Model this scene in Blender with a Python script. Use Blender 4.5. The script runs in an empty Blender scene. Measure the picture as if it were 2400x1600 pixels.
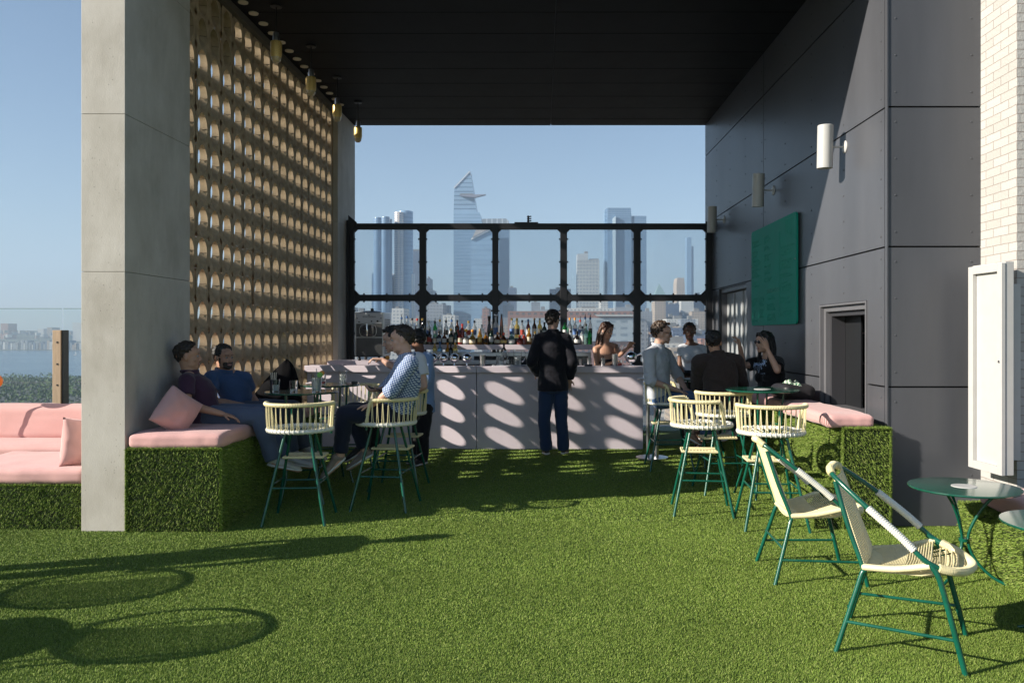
import bpy, bmesh, math, random
import numpy as np
from mathutils import Vector, Matrix, noise
random.seed(7); rng = np.random.default_rng(7)
PI = math.pi; R = math.radians
scene = bpy.context.scene
C = scene.collection
# ------------------------------------------------------------------ camera, sky, sun, exposure
F = 1867.0; CX = 1270.0; CY = 783.0; H = 1.55
camd = bpy.data.cameras.new("camera"); cam = bpy.data.objects.new("camera", camd); C.objects.link(cam)
camd.sensor_width = 36; camd.lens = 28.0
camd.shift_x = (1200 - CX) / 2400; camd.shift_y = (CY - 800) / 2400
cam.location = (0, 0, H); cam.rotation_euler = (R(90), 0, 0)
camd.clip_start = 0.05; camd.clip_end = 30000
scene.camera = cam
SUN_EL = 24.0; SUN_AZ = 19.0
world = bpy.data.worlds.new("World"); scene.world = world; world.use_nodes = True
wn = world.node_tree; bg = wn.nodes["Background"]
sky = wn.nodes.new("ShaderNodeTexSky"); sky.sky_type = 'NISHITA'; sky.sun_disc = False
sky.sun_elevation = R(SUN_EL); sky.sun_rotation = math.atan2(-math.cos(R(SUN_AZ)), -math.sin(R(SUN_AZ)))
sky.altitude = 60; sky.air_density = 1.0; sky.dust_density = 0.35; sky.ozone_density = 2.4
wn.links.new(sky.outputs[0], bg.inputs[0]); bg.inputs[1].default_value = 0.061
sd = bpy.data.lights.new("sun", 'SUN'); sd.energy = 5.0; sd.angle = R(0.5); sd.color = (1.0, 0.92, 0.80)
sun = bpy.data.objects.new("sun", sd); C.objects.link(sun)
SUNV = Vector((math.cos(R(SUN_EL)) * math.cos(R(SUN_AZ)), math.cos(R(SUN_EL)) * math.sin(R(SUN_AZ)), -math.sin(R(SUN_EL))))
sun.rotation_euler = SUNV.to_track_quat('-Z', 'Y').to_euler(); sun.location = (-30, -10, 20)
scene.view_settings.view_transform = 'Standard'; scene.view_settings.look = 'None'
scene.view_settings.exposure = 1.08; scene.view_settings.gamma = 1.0; scene.view_settings.use_curve_mapping = False
scene.cycles.max_bounces = 10; scene.cycles.transparent_max_bounces = 24
scene.cycles.volume_bounces = 0

def P(px, py, D): return Vector(((px - CX) / F * D, D, H - (py - CY) / F * D))
def XL(Y): return -3.278 + 0.02168 * (Y - 6.264)
def XR(Y): return 2.777 - 0.00738 * (Y - 6.45)

# ------------------------------------------------------------------ materials
MATS = {}
def mat(name, col, rough=0.5, metal=0.0, var=0.0, vscale=6.0, bump=0.0, bscale=60.0, spec=0.5, col2=None, coat=0.0, streak=False, sheen=0.0):
    if name in MATS: return MATS[name]
    m = bpy.data.materials.new(name); m.use_nodes = True; MATS[name] = m
    nt = m.node_tree; b = nt.nodes["Principled BSDF"]
    b.inputs["Base Color"].default_value = (*col, 1); b.inputs["Roughness"].default_value = rough
    b.inputs["Metallic"].default_value = metal; b.inputs["Specular IOR Level"].default_value = spec
    b.inputs["Coat Weight"].default_value = coat; b.inputs["Coat Roughness"].default_value = 0.1
    b.inputs["Sheen Weight"].default_value = sheen
    tc = nt.nodes.new("ShaderNodeTexCoord")
    if var > 0 or col2:
        n = nt.nodes.new("ShaderNodeTexNoise"); n.inputs["Scale"].default_value = vscale; n.inputs["Detail"].default_value = 8
        n.inputs["Roughness"].default_value = 0.65
        if streak:
            mp = nt.nodes.new("ShaderNodeMapping"); mp.inputs["Scale"].default_value = (1, 1, 0.18)
            nt.links.new(tc.outputs["Object"], mp.inputs[0]); nt.links.new(mp.outputs[0], n.inputs[0])
        else: nt.links.new(tc.outputs["Object"], n.inputs[0])
        cr = nt.nodes.new("ShaderNodeMapRange"); cr.inputs[1].default_value = 0.28; cr.inputs[2].default_value = 0.72
        nt.links.new(n.outputs[0], cr.inputs[0])
        mx = nt.nodes.new("ShaderNodeMix"); mx.data_type = 'RGBA'
        c2 = col2 if col2 else tuple(min(1, c * (1 + var)) for c in col)
        c1 = col if col2 else tuple(c * (1 - var) for c in col)
        mx.inputs["A"].default_value = (*c1, 1); mx.inputs["B"].default_value = (*c2, 1)
        nt.links.new(cr.outputs[0], mx.inputs["Factor"]); nt.links.new(mx.outputs["Result"], b.inputs["Base Color"])
        rr = nt.nodes.new("ShaderNodeMapRange"); rr.inputs[3].default_value = max(0, rough - 0.07); rr.inputs[4].default_value = min(1, rough + 0.07)
        nt.links.new(n.outputs[0], rr.inputs[0]); nt.links.new(rr.outputs[0], b.inputs["Roughness"])
    if bump > 0:
        n2 = nt.nodes.new("ShaderNodeTexNoise"); n2.inputs["Scale"].default_value = bscale; n2.inputs["Detail"].default_value = 5
        nt.links.new(tc.outputs["Object"], n2.inputs[0])
        bp = nt.nodes.new("ShaderNodeBump"); bp.inputs["Strength"].default_value = 1.0; bp.inputs["Distance"].default_value = bump
        nt.links.new(n2.outputs[0], bp.inputs["Height"]); nt.links.new(bp.outputs[0], b.inputs["Normal"])
    return m

def glassmat(name, col=(1, 1, 1), rough=0.0, ior=1.45, trans=1.0):
    if name in MATS: return MATS[name]
    m = mat(name, col, rough); b = m.node_tree.nodes["Principled BSDF"]
    b.inputs["Transmission Weight"].default_value = trans; b.inputs["IOR"].default_value = ior
    return m

def thin_glass(name, tint=(0.93, 0.96, 0.97), milk=0.0, gloss=0.08):
    """thin sheet: mostly transparent, a little gloss, optional dusty film"""
    m = bpy.data.materials.new(name); m.use_nodes = True; nt = m.node_tree; nt.nodes.clear(); MATS[name] = m
    out = nt.nodes.new("ShaderNodeOutputMaterial"); t = nt.nodes.new("ShaderNodeBsdfTransparent"); t.inputs[0].default_value = (*tint, 1)
    g = nt.nodes.new("ShaderNodeBsdfGlossy"); g.inputs["Roughness"].default_value = 0.02; g.inputs[0].default_value = (1, 1, 1, 1)
    fr = nt.nodes.new("ShaderNodeFresnel"); fr.inputs[0].default_value = 1.3
    mx = nt.nodes.new("ShaderNodeMixShader"); nt.links.new(fr.outputs[0], mx.inputs[0]); nt.links.new(t.outputs[0], mx.inputs[1]); nt.links.new(g.outputs[0], mx.inputs[2])
    if milk > 0:
        d = nt.nodes.new("ShaderNodeBsdfTranslucent"); d.inputs[0].default_value = (0.85, 0.88, 0.92, 1)
        n = nt.nodes.new("ShaderNodeTexNoise"); n.inputs["Scale"].default_value = 1.2; n.inputs["Detail"].default_value = 3
        tc = nt.nodes.new("ShaderNodeTexCoord"); nt.links.new(tc.outputs["Object"], n.inputs[0])
        mr = nt.nodes.new("ShaderNodeMapRange"); mr.inputs[3].default_value = milk * 0.6; mr.inputs[4].default_value = milk * 1.4
        nt.links.new(n.outputs[0], mr.inputs[0])
        m2 = nt.nodes.new("ShaderNodeMixShader"); nt.links.new(mr.outputs[0], m2.inputs[0]); nt.links.new(mx.outputs[0], m2.inputs[1]); nt.links.new(d.outputs[0], m2.inputs[2])
        mx = m2
    nt.links.new(mx.outputs[0], out.inputs[0])
    return m

# ------------------------------------------------------------------ mesh helpers
class MB:
    def __init__(s): s.v = []; s.f = []
    def add(s, vs, fs):
        o = len(s.v); s.v.extend([tuple(v) for v in vs]); s.f.extend([tuple(i + o for i in f) for f in fs]); return s
    def box(s, x0, x1, y0, y1, z0, z1, M=None):
        vs = [Vector(p) for p in ((x0, y0, z0), (x1, y0, z0), (x1, y1, z0), (x0, y1, z0), (x0, y0, z1), (x1, y0, z1), (x1, y1, z1), (x0, y1, z1))]
        if M is not None: vs = [M @ v for v in vs]
        return s.add(vs, [(0, 3, 2, 1), (4, 5, 6, 7), (0, 1, 5, 4), (1, 2, 6, 5), (2, 3, 7, 6), (3, 0, 4, 7)])
    def tube(s, pts, r, n=8, closed=False, caps=True):
        pts = [Vector(p) for p in pts]; k = len(pts)
        rs = r if isinstance(r, (list, tuple)) else [r] * k
        T = []
        for i in range(k):
            if closed: t = pts[(i + 1) % k] - pts[i - 1]
            else: t = pts[min(i + 1, k - 1)] - pts[max(i - 1, 0)]
            T.append(t.normalized())
        a = Vector((0, 0, 1)) if abs(T[0].z) < 0.9 else Vector((1, 0, 0))
        N = (a - T[0] * a.dot(T[0])).normalized(); vs = []
        for i in range(k):
            N = (N - T[i] * N.dot(T[i])).normalized(); B = T[i].cross(N)
            for j in range(n):
                an = 2 * PI * j / n; vs.append(pts[i] + (N * math.cos(an) + B * math.sin(an)) * rs[i])
        fs = []
        for i in range(k if closed else k - 1):
            i2 = (i + 1) % k
            for j in range(n): fs.append((i * n + j, i * n + (j + 1) % n, i2 * n + (j + 1) % n, i2 * n + j))
        if caps and not closed:
            fs.append(tuple(reversed(range(n)))); fs.append(tuple((k - 1) * n + j for j in range(n)))
        return s.add(vs, fs)
    def lathe(s, prof, n=20, c=(0, 0, 0), M=None):
        vs = []; c = Vector(c)
        for (r, z) in prof:
            for j in range(n):
                v = Vector((r * math.cos(2 * PI * j / n), r * math.sin(2 * PI * j / n), z))
                if M is not None: v = M @ v
                vs.append(v + c)
        fs = []; k = len(prof)
        for i in range(k - 1):
            for j in range(n): fs.append((i * n + j, i * n + (j + 1) % n, (i + 1) * n + (j + 1) % n, (i + 1) * n + j))
        if prof[0][0] > 1e-6: fs.append(tuple(reversed(range(n))))
        if prof[-1][0] > 1e-6: fs.append(tuple((k - 1) * n + j for j in range(n)))
        return s.add(vs, fs)
    def ell(s, c, ax, nu=14, nv=10):
        """ellipsoid; ax = 3 vectors"""
        c = Vector(c); vs = []; fs = []
        for i in range(1, nv):
            th = PI * i / nv
            for j in range(nu):
                ph = 2 * PI * j / nu
                vs.append(c + ax[0] * (math.sin(th) * math.cos(ph)) + ax[1] * (math.sin(th) * math.sin(ph)) + ax[2] * math.cos(th))
        top = len(vs); vs.append(c + ax[2]); vs.append(c - ax[2])
        for i in range(nv - 2):
            for j in range(nu): fs.append((i * nu + j, (i + 1) * nu + j, (i + 1) * nu + (j + 1) % nu, i * nu + (j + 1) % nu))
        for j in range(nu):
            fs.append((top, j, (j + 1) % nu)); b = (nv - 2) * nu; fs.append((top + 1, b + (j + 1) % nu, b + j))
        return s.add(vs, fs)
    def ball(s, c, r, nu=14, nv=10): return s.ell(c, (Vector((r, 0, 0)), Vector((0, r, 0)), Vector((0, 0, r))), nu, nv)
    def cap(s, a, ra, b, rb, n=12):
        """tapered capsule with round ends"""
        a = Vector(a); b = Vector(b); d = b - a; L = d.length
        if L < 1e-5: return s.ball(a, ra)
        t = d / L; pts = []; rs = []
        for q in (-0.98, -0.8, -0.45): pts.append(a + t * ra * q); rs.append(ra * math.sqrt(1 - q * q))
        pts.append(a); rs.append(ra); pts.append(b); rs.append(rb)
        for q in (0.45, 0.8, 0.98): pts.append(b + t * rb * q); rs.append(rb * math.sqrt(1 - q * q))
        return s.tube(pts, rs, n)
    def loft(s, secs, n=20):
        """secs: (center, xvec*halfwidth, yvec*halfdepth)"""
        vs = []
        for c, a, b in secs:
            for j in range(n):
                an = 2 * PI * j / n; vs.append(Vector(c) + a * math.cos(an) + b * math.sin(an))
        fs = []; k = len(secs)
        for i in range(k - 1):
            for j in range(n): fs.append((i * n + j, i * n + (j + 1) % n, (i + 1) * n + (j + 1) % n, (i + 1) * n + j))
        fs.append(tuple(reversed(range(n)))); fs.append(tuple((k - 1) * n + j for j in range(n)))
        return s.add(vs, fs)
    def mesh(s, name):
        me = bpy.data.meshes.new(name); me.from_pydata(s.v, [], s.f)
        bm = bmesh.new(); bm.from_mesh(me); bmesh.ops.recalc_face_normals(bm, faces=bm.faces); bm.to_mesh(me); bm.free()
        return me
    def build(s, name, m, parent=None, smooth=True, angle=38, bevel=0, bseg=2, loc=None):
        me = s.mesh(name); me.materials.append(m)
        o = bpy.data.objects.new(name, me); C.objects.link(o)
        if smooth: me.shade_smooth(); me.set_sharp_from_angle(angle=R(angle))
        if parent is not None: o.parent = parent
        if loc is not None: o.location = loc
        if bevel > 0:
            bv = o.modifiers.new("bevel", 'BEVEL'); bv.width = bevel; bv.segments = bseg; bv.limit_method = 'ANGLE'; bv.angle_limit = R(35); bv.harden_normals = False
        return o

ORD = "first second third fourth fifth sixth seventh eighth ninth tenth eleventh twelfth thirteenth fourteenth fifteenth sixteenth seventeenth eighteenth nineteenth twentieth".split()
TEN = {20: "twenty", 30: "thirty", 40: "forty"}
def ordn(i):   # i from 0
    n = i + 1
    if n <= 20: return ORD[i]
    if n % 10 == 0: return {30: "thirtieth", 40: "fortieth", 50: "fiftieth"}[n]
    return TEN[n // 10 * 10] + "-" + ORD[n % 10 - 1]
def number_left_right(objs, fn):
    for i, (x, o) in enumerate(sorted(objs, key=lambda q: q[0])): o["label"] = fn(ordn(i), o)
def tag(o, label=None, cat=None, group=None, kind=None):
    if label: o["label"] = label
    if cat: o["category"] = cat
    if group: o["group"] = group
    if kind: o["kind"] = kind
    return o
def empty(name, loc=(0, 0, 0), rz=0, label=None, cat=None, group=None):
    o = bpy.data.objects.new(name, None); C.objects.link(o); o.location = loc; o.rotation_euler = (0, 0, rz)
    o.empty_display_size = 0.1
    return tag(o, label, cat, group)
def copy_tree(o, parent=None):
    c = o.copy(); C.objects.link(c); c.parent = parent
    for ch in [x for x in o.children]: copy_tree(ch, c)
    return c
def place_copy(proto, used, name, loc, rz, label, cat, group):
    o = proto if not used else copy_tree(proto)
    o.name = name; o.location = loc; o.rotation_euler = (0, 0, rz); tag(o, label, cat, group); return o
def smooth_path(pts, n=8, closed=False):
    pts = [Vector(p) for p in pts]; k = len(pts); out = []
    segs = k if closed else k - 1
    for i in range(segs):
        p0 = pts[i - 1] if (closed or i > 0) else pts[0]; p1 = pts[i]; p2 = pts[(i + 1) % k]
        p3 = pts[(i + 2) % k] if (closed or i + 2 < k) else pts[-1]
        for j in range(n):
            t = j / n
            out.append(0.5 * ((2 * p1) + (-p0 + p2) * t + (2 * p0 - 5 * p1 + 4 * p2 - p3) * t * t + (-p0 + 3 * p1 - 3 * p2 + p3) * t ** 3))
    if not closed: out.append(pts[-1])
    return out
def rounded_box(cx, cy, cz, hx, hy, hz, r, n=12, puff=0.0, wob=0.0, seed=0, Mx=None, shape=None):
    mb = MB(); verts = {}; faces = []
    def vid(i, j, k):
        key = (i, j, k)
        if key not in verts:
            c = Vector((i / n * 2 - 1, j / n * 2 - 1, k / n * 2 - 1))
            c = Vector([math.copysign(abs(q) ** 0.8, q) for q in c])
            p = Vector((c.x * hx, c.y * hy, c.z * hz))
            q = Vector([max(-(h - r), min(h - r, w)) for h, w in zip((hx, hy, hz), p)])
            d = p - q
            if d.length > 1e-9: p = q + d.normalized() * r if d.length > 1e-9 else p
            fx = (1 - c.x ** 2) * (1 - c.y ** 2)
            p.z += math.copysign(1, p.z) * puff * fx if abs(p.z) > hz * 0.5 else 0
            if wob:
                nz = noise.noise(p * 5 + Vector((seed * 3.1, 0, 0))) * wob + noise.noise(p * 16 + Vector((seed, 5, 0))) * wob * 0.35
                p += (d.normalized() if d.length > 1e-9 else Vector((0, 0, 1))) * nz
            if shape: p = shape(p, c)
            verts[key] = (len(mb.v)); mb.v.append(tuple((Mx @ p if Mx is not None else p) + Vector((cx, cy, cz))))
        return verts[key]
    for a in range(n):
        for b in range(n):
            faces += [(vid(a, b, 0), vid(a, b + 1, 0), vid(a + 1, b + 1, 0), vid(a + 1, b, 0)), (vid(a, b, n), vid(a + 1, b, n), vid(a + 1, b + 1, n), vid(a, b + 1, n)),
                      (vid(a, 0, b), vid(a + 1, 0, b), vid(a + 1, 0, b + 1), vid(a, 0, b + 1)), (vid(a, n, b), vid(a, n, b + 1), vid(a + 1, n, b + 1), vid(a + 1, n, b)),
                      (vid(0, a, b), vid(0, a, b + 1), vid(0, a + 1, b + 1), vid(0, a + 1, b)), (vid(n, a, b), vid(n, a + 1, b), vid(n, a + 1, b + 1), vid(n, a, b + 1))]
    mb.f = faces
    return mb
def npmesh(name, verts, faces_flat, nper, m, parent=None):
    me = bpy.data.meshes.new(name); nv = len(verts); nf = len(faces_flat) // nper
    me.vertices.add(nv); me.vertices.foreach_set("co", verts.astype(np.float32).ravel())
    me.loops.add(nf * nper); me.loops.foreach_set("vertex_index", faces_flat.astype(np.int32))
    me.polygons.add(nf); me.polygons.foreach_set("loop_start", np.arange(0, nf * nper, nper, dtype=np.int32))
    me.update(calc_edges=True); me.materials.append(m)
    o = bpy.data.objects.new(name, me); C.objects.link(o)
    if parent is not None: o.parent = parent
    return o
def blades(p, nrm, length=0.024, width=0.003, lean=0.55):
    """one curved blade (2 tris) at each point p with normal nrm"""
    n = len(p); a = rng.random(n) * 2 * PI
    ref = np.where(np.abs(nrm[:, 2:3]) > 0.9, np.array([[1.0, 0, 0]]), np.array([[0, 0, 1.0]]))
    t1 = np.cross(nrm, ref); t1 /= np.linalg.norm(t1, axis=1, keepdims=True); t2 = np.cross(nrm, t1)
    side = t1 * np.cos(a)[:, None] + t2 * np.sin(a)[:, None]; ld = np.cross(side, nrm)
    L = (length * (0.6 + 0.7 * rng.random(n)))[:, None]; W = (width * (0.7 + 0.6 * rng.random(n)))[:, None]
    ln = (lean * (0.3 + 1.2 * rng.random(n)))[:, None]
    b0 = p - side * W / 2; b1 = p + side * W / 2
    mid = p + nrm * L * 0.62 + ld * L * ln * 0.35
    m0 = mid - side * W * 0.4; m1 = mid + side * W * 0.4
    tip = p + nrm * L + ld * L * ln
    V = np.stack([b0, b1, m1, m0, tip], axis=1).reshape(-1, 3)
    base = (np.arange(n) * 5)[:, None]
    T = np.concatenate([base + [0, 1, 2], base + [0, 2, 3], base + [3, 2, 4]], axis=1).ravel()
    return V, T

# ---- common materials
def concrete():
    m = mat("concrete", (0.34, 0.325, 0.285), 0.85, spec=0.25); nt = m.node_tree; b = nt.nodes["Principled BSDF"]
    tc = nt.nodes.new("ShaderNodeTexCoord")
    def nz(sc, det=8, rg=0.6, mscale=None):
        n = nt.nodes.new("ShaderNodeTexNoise"); n.inputs["Scale"].default_value = sc; n.inputs["Detail"].default_value = det; n.inputs["Roughness"].default_value = rg
        if mscale:
            mp = nt.nodes.new("ShaderNodeMapping"); mp.inputs["Scale"].default_value = mscale; nt.links.new(tc.outputs["Object"], mp.inputs[0]); nt.links.new(mp.outputs[0], n.inputs[0])
        else: nt.links.new(tc.outputs["Object"], n.inputs[0])
        return n
    n1 = nz(2.2); n2 = nz(5, 10, 0.7, (1, 1, 0.35)); n3 = nz(90, 3)
    add = nt.nodes.new("ShaderNodeMath"); add.operation = 'ADD'; nt.links.new(n1.outputs[0], add.inputs[0]); nt.links.new(n2.outputs[0], add.inputs[1])
    cr = nt.nodes.new("ShaderNodeValToRGB"); e = cr.color_ramp.elements
    e[0].position = 0.36; e[0].color = (0.41, 0.38, 0.33, 1); e[1].position = 0.64; e[1].color = (0.56, 0.53, 0.48, 1)
    x = cr.color_ramp.elements.new(0.5); x.color = (0.49, 0.46, 0.41, 1)
    dv = nt.nodes.new("ShaderNodeMath"); dv.operation = 'MULTIPLY'; dv.inputs[1].default_value = 0.5; nt.links.new(add.outputs[0], dv.inputs[0]); nt.links.new(dv.outputs[0], cr.inputs[0])
    vo = nt.nodes.new("ShaderNodeTexVoronoi"); vo.inputs["Scale"].default_value = 34; nt.links.new(tc.outputs["Object"], vo.inputs["Vector"])
    msk = nt.nodes.new("ShaderNodeMath"); msk.operation = 'LESS_THAN'; msk.inputs[1].default_value = 0.11; nt.links.new(vo.outputs["Distance"], msk.inputs[0])
    m3 = nz(7, 2); gate = nt.nodes.new("ShaderNodeMath"); gate.operation = 'GREATER_THAN'; gate.inputs[1].default_value = 0.56; nt.links.new(m3.outputs[0], gate.inputs[0])
    hole = nt.nodes.new("ShaderNodeMath"); hole.operation = 'MULTIPLY'; nt.links.new(msk.outputs[0], hole.inputs[0]); nt.links.new(gate.outputs[0], hole.inputs[1])
    mx = nt.nodes.new("ShaderNodeMix"); mx.data_type = 'RGBA'; mx.inputs["B"].default_value = (0.14, 0.13, 0.11, 1)
    hf = nt.nodes.new("ShaderNodeMath"); hf.operation = 'MULTIPLY'; hf.inputs[1].default_value = 0.6; nt.links.new(hole.outputs[0], hf.inputs[0])
    nt.links.new(hf.outputs[0], mx.inputs["Factor"]); nt.links.new(cr.outputs[0], mx.inputs["A"]); nt.links.new(mx.outputs["Result"], b.inputs["Base Color"])
    sb = nt.nodes.new("ShaderNodeMath"); sb.operation = 'MULTIPLY_ADD'; sb.inputs[1].default_value = -3.0; nt.links.new(hole.outputs[0], sb.inputs[0]); nt.links.new(n3.outputs[0], sb.inputs[2])
    bp = nt.nodes.new("ShaderNodeBump"); bp.inputs["Distance"].default_value = 0.0015; nt.links.new(sb.outputs[0], bp.inputs["Height"]); nt.links.new(bp.outputs[0], b.inputs["Normal"])
    return m
def turf_mats():
    """short dense plastic blades: colour varies blade by blade"""
    m = mat("turf_blades", (0.1, 0.16, 0.03), 0.6, spec=0.12); nt = m.node_tree; b = nt.nodes["Principled BSDF"]
    g = nt.nodes.new("ShaderNodeNewGeometry"); cr = nt.nodes.new("ShaderNodeValToRGB"); e = cr.color_ramp.elements
    e[0].position = 0; e[0].color = (0.105, 0.178, 0.028, 1); e[1].position = 1; e[1].color = (0.34, 0.39, 0.125, 1)
    x = cr.color_ramp.elements.new(0.35); x.color = (0.15, 0.228, 0.036, 1); x = cr.color_ramp.elements.new(0.8); x.color = (0.225, 0.305, 0.06, 1)
    nt.links.new(g.outputs["Random Per Island"], cr.inputs[0])
    tc = nt.nodes.new("ShaderNodeTexCoord"); n = nt.nodes.new("ShaderNodeTexNoise"); n.inputs["Scale"].default_value = 0.9; n.inputs["Detail"].default_value = 4
    nt.links.new(tc.outputs["Object"], n.inputs[0])
    mr = nt.nodes.new("ShaderNodeMapRange"); mr.inputs[1].default_value = 0.3; mr.inputs[2].default_value = 0.7; mr.inputs[3].default_value = 0.86; mr.inputs[4].default_value = 1.12
    nt.links.new(n.outputs[0], mr.inputs[0]); hs = nt.nodes.new("ShaderNodeHueSaturation"); nt.links.new(mr.outputs[0], hs.inputs["Value"])
    nt.links.new(cr.outputs[0], hs.inputs["Color"]); nt.links.new(hs.outputs[0], b.inputs["Base Color"])
    b.inputs["Subsurface Weight"].default_value = 0
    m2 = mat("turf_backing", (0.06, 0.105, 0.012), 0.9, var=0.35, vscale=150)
    return m, m2
M_CONC = concrete(); M_BLADE, M_BACK = turf_mats()
M_BACKD = mat("turf_backing_shaded", (0.016, 0.028, 0.006), 0.95, var=0.3, vscale=150)  # darker copy of the turf backing: shade between blades put into the colour
M_BLACK = mat("black_steel", (0.012, 0.012, 0.014), 0.4, var=0.2, vscale=20)
M_GREEN = mat("green_paint", (0.004, 0.085, 0.052), 0.25, var=0.25, vscale=8, coat=0.3, bump=0.0004, bscale=80)
M_GREENTOP = mat("green_enamel", (0.006, 0.075, 0.048), 0.16, var=0.2, vscale=5, coat=0.6)
M_YEL = mat("pale_yellow_cord", (0.74, 0.655, 0.385), 0.5, var=0.08, vscale=30, bump=0.0015, bscale=160)
M_WHT = mat("white_cord", (0.72, 0.71, 0.64), 0.5, var=0.06, vscale=30, bump=0.001, bscale=160)
M_PINKF = mat("pink_canvas", (0.60, 0.335, 0.315), 0.85, var=0.07, vscale=3, bump=0.002, bscale=240, sheen=0.2)
M_BAR = mat("pale_pink_laminate", (0.65, 0.575, 0.625), 0.42, var=0.04, vscale=3)
M_STEEL = mat("brushed_steel", (0.52, 0.52, 0.53), 0.3, metal=1.0, var=0.12, vscale=15, streak=True)
M_CHROME = mat("chrome", (0.8, 0.8, 0.82), 0.04, metal=1.0)
M_GLASS = glassmat("clear_glass", (0.96, 0.98, 0.98), 0.0, 1.25)
M_WHITEP = mat("white_paint", (0.47, 0.465, 0.45), 0.4, var=0.04, vscale=10)
M_GREYP = mat("grey_cladding", (0.074, 0.077, 0.087), 0.36, var=0.16, vscale=1.6, bump=0.0002, bscale=300, spec=0.4, streak=True)
_nt = M_GREYP.node_tree; _b = _nt.nodes["Principled BSDF"]; _l = _b.inputs["Base Color"].links[0].from_socket
_oi = _nt.nodes.new("ShaderNodeObjectInfo"); _mr = _nt.nodes.new("ShaderNodeMapRange"); _mr.inputs[3].default_value = 0.90; _mr.inputs[4].default_value = 1.10; _nt.links.new(_oi.outputs["Random"], _mr.inputs[0])
_hs = _nt.nodes.new("ShaderNodeHueSaturation"); _nt.links.new(_mr.outputs[0], _hs.inputs["Value"]); _nt.links.new(_l, _hs.inputs["Color"]); _nt.links.new(_hs.outputs[0], _b.inputs["Base Color"])
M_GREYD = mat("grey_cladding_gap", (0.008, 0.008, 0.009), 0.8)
M_GREYF = mat("grey_frame", (0.12, 0.12, 0.13), 0.4, var=0.08, vscale=5)
# ================================================================== SETTING
GZ = -60.0
def sheet(name, x0, x1, y0, y1, z, m, kind="structure"):
    o = MB().add([(x0, y0, z), (x1, y0, z), (x1, y1, z), (x0, y1, z)], [(0, 1, 2, 3)]).build(name, m, smooth=False); tag(o, kind=kind); return o
M_CITYG = mat("city_ground", (0.07, 0.075, 0.06), 0.9, col2=(0.13, 0.12, 0.11), vscale=0.012, var=0.1)
M_WATER = mat("river_water", (0.05, 0.09, 0.125), 0.22, var=0.2, vscale=0.004, bump=1.2, bscale=0.05, spec=0.6)
sheet("ground", -14000, 14000, -3000, 14000, GZ, M_CITYG)
sheet("water", -9000, -350, 1120, 3000, GZ + 0.6, M_WATER)
# far shore hill (terrain strip with ridge)
mb = MB(); nx, ny = 160, 8
for j in range(ny + 1):
    for i in range(nx + 1):
        x = -9000 + i / nx * 7600; y = 2990 + j / ny * 2600
        prof = min(1, max(0, (j - 0.2) / 3.0)); rid = 72 + 16 * noise.noise(Vector((x * 0.0012, 3, 0))) + 7 * noise.noise(Vector((x * 0.008, 8, j)))
        mb.v.append((x, y, GZ + 1 + prof * rid * min(1, (nx - i) / 14)))
for j in range(ny):
    for i in range(nx): a = j * (nx + 1) + i; mb.f.append((a, a + 1, a + nx + 2, a + nx + 1))
tag(mb.build("hills", mat("wooded_hill", (0.045, 0.06, 0.03), 0.95, col2=(0.12, 0.12, 0.09), vscale=0.01, var=0.2)), kind="structure")

# turf terrace
sheet("turf_ground", -9, 7.0, -3.5, 13.4, 0.0, M_BACK)
sl = MB().box(-9.2, 7.2, -3.7, 13.6, -1.2, -0.004).build("roof_deck", mat("roof_deck_concrete", (0.3, 0.3, 0.28), 0.9, var=0.1), smooth=False); tag(sl, kind="structure")
def scatter_quad(x0, x1, y0, y1, n): return np.stack([x0 + (x1 - x0) * rng.random(n), y0 + (y1 - y0) * rng.random(n), np.zeros(n)], 1)
regs = [(3.2, 4.2, 80000, 0.0021), (4.2, 5.2, 56000, 0.0026), (5.2, 6.6, 34000, 0.0034), (6.6, 8.4, 20000, 0.0046), (8.4, 11.3, 11000, 0.0066)]
PV = []; PT = []; off = 0
for y0, y1, dens, w in regs:
    xa = max(-8.9, -(CX + 60) / F * y1); xb = min(6.9, (2400 - CX + 60) / F * y1)
    n = int((xb - xa) * (y1 - y0) * dens * 0.75); p = scatter_quad(xa, xb, y0, y1, n)
    keep = (p[:, 1] > (-p[:, 0]) * F / (CX + 80)) & (p[:, 1] > p[:, 0] * F / (1130 + 80)); p = p[keep]
    V, T = blades(p, np.tile([[0, 0, 1.0]], (len(p), 1)), 0.0088, w, 0.65); PV.append(V); PT.append(T + off); off += len(V)
o = npmesh("artificial_grass", np.concatenate(PV), np.concatenate(PT), 3, M_BLADE); tag(o, "short green artificial grass covering the rooftop terrace floor", "artificial grass", kind="stuff")

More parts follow.
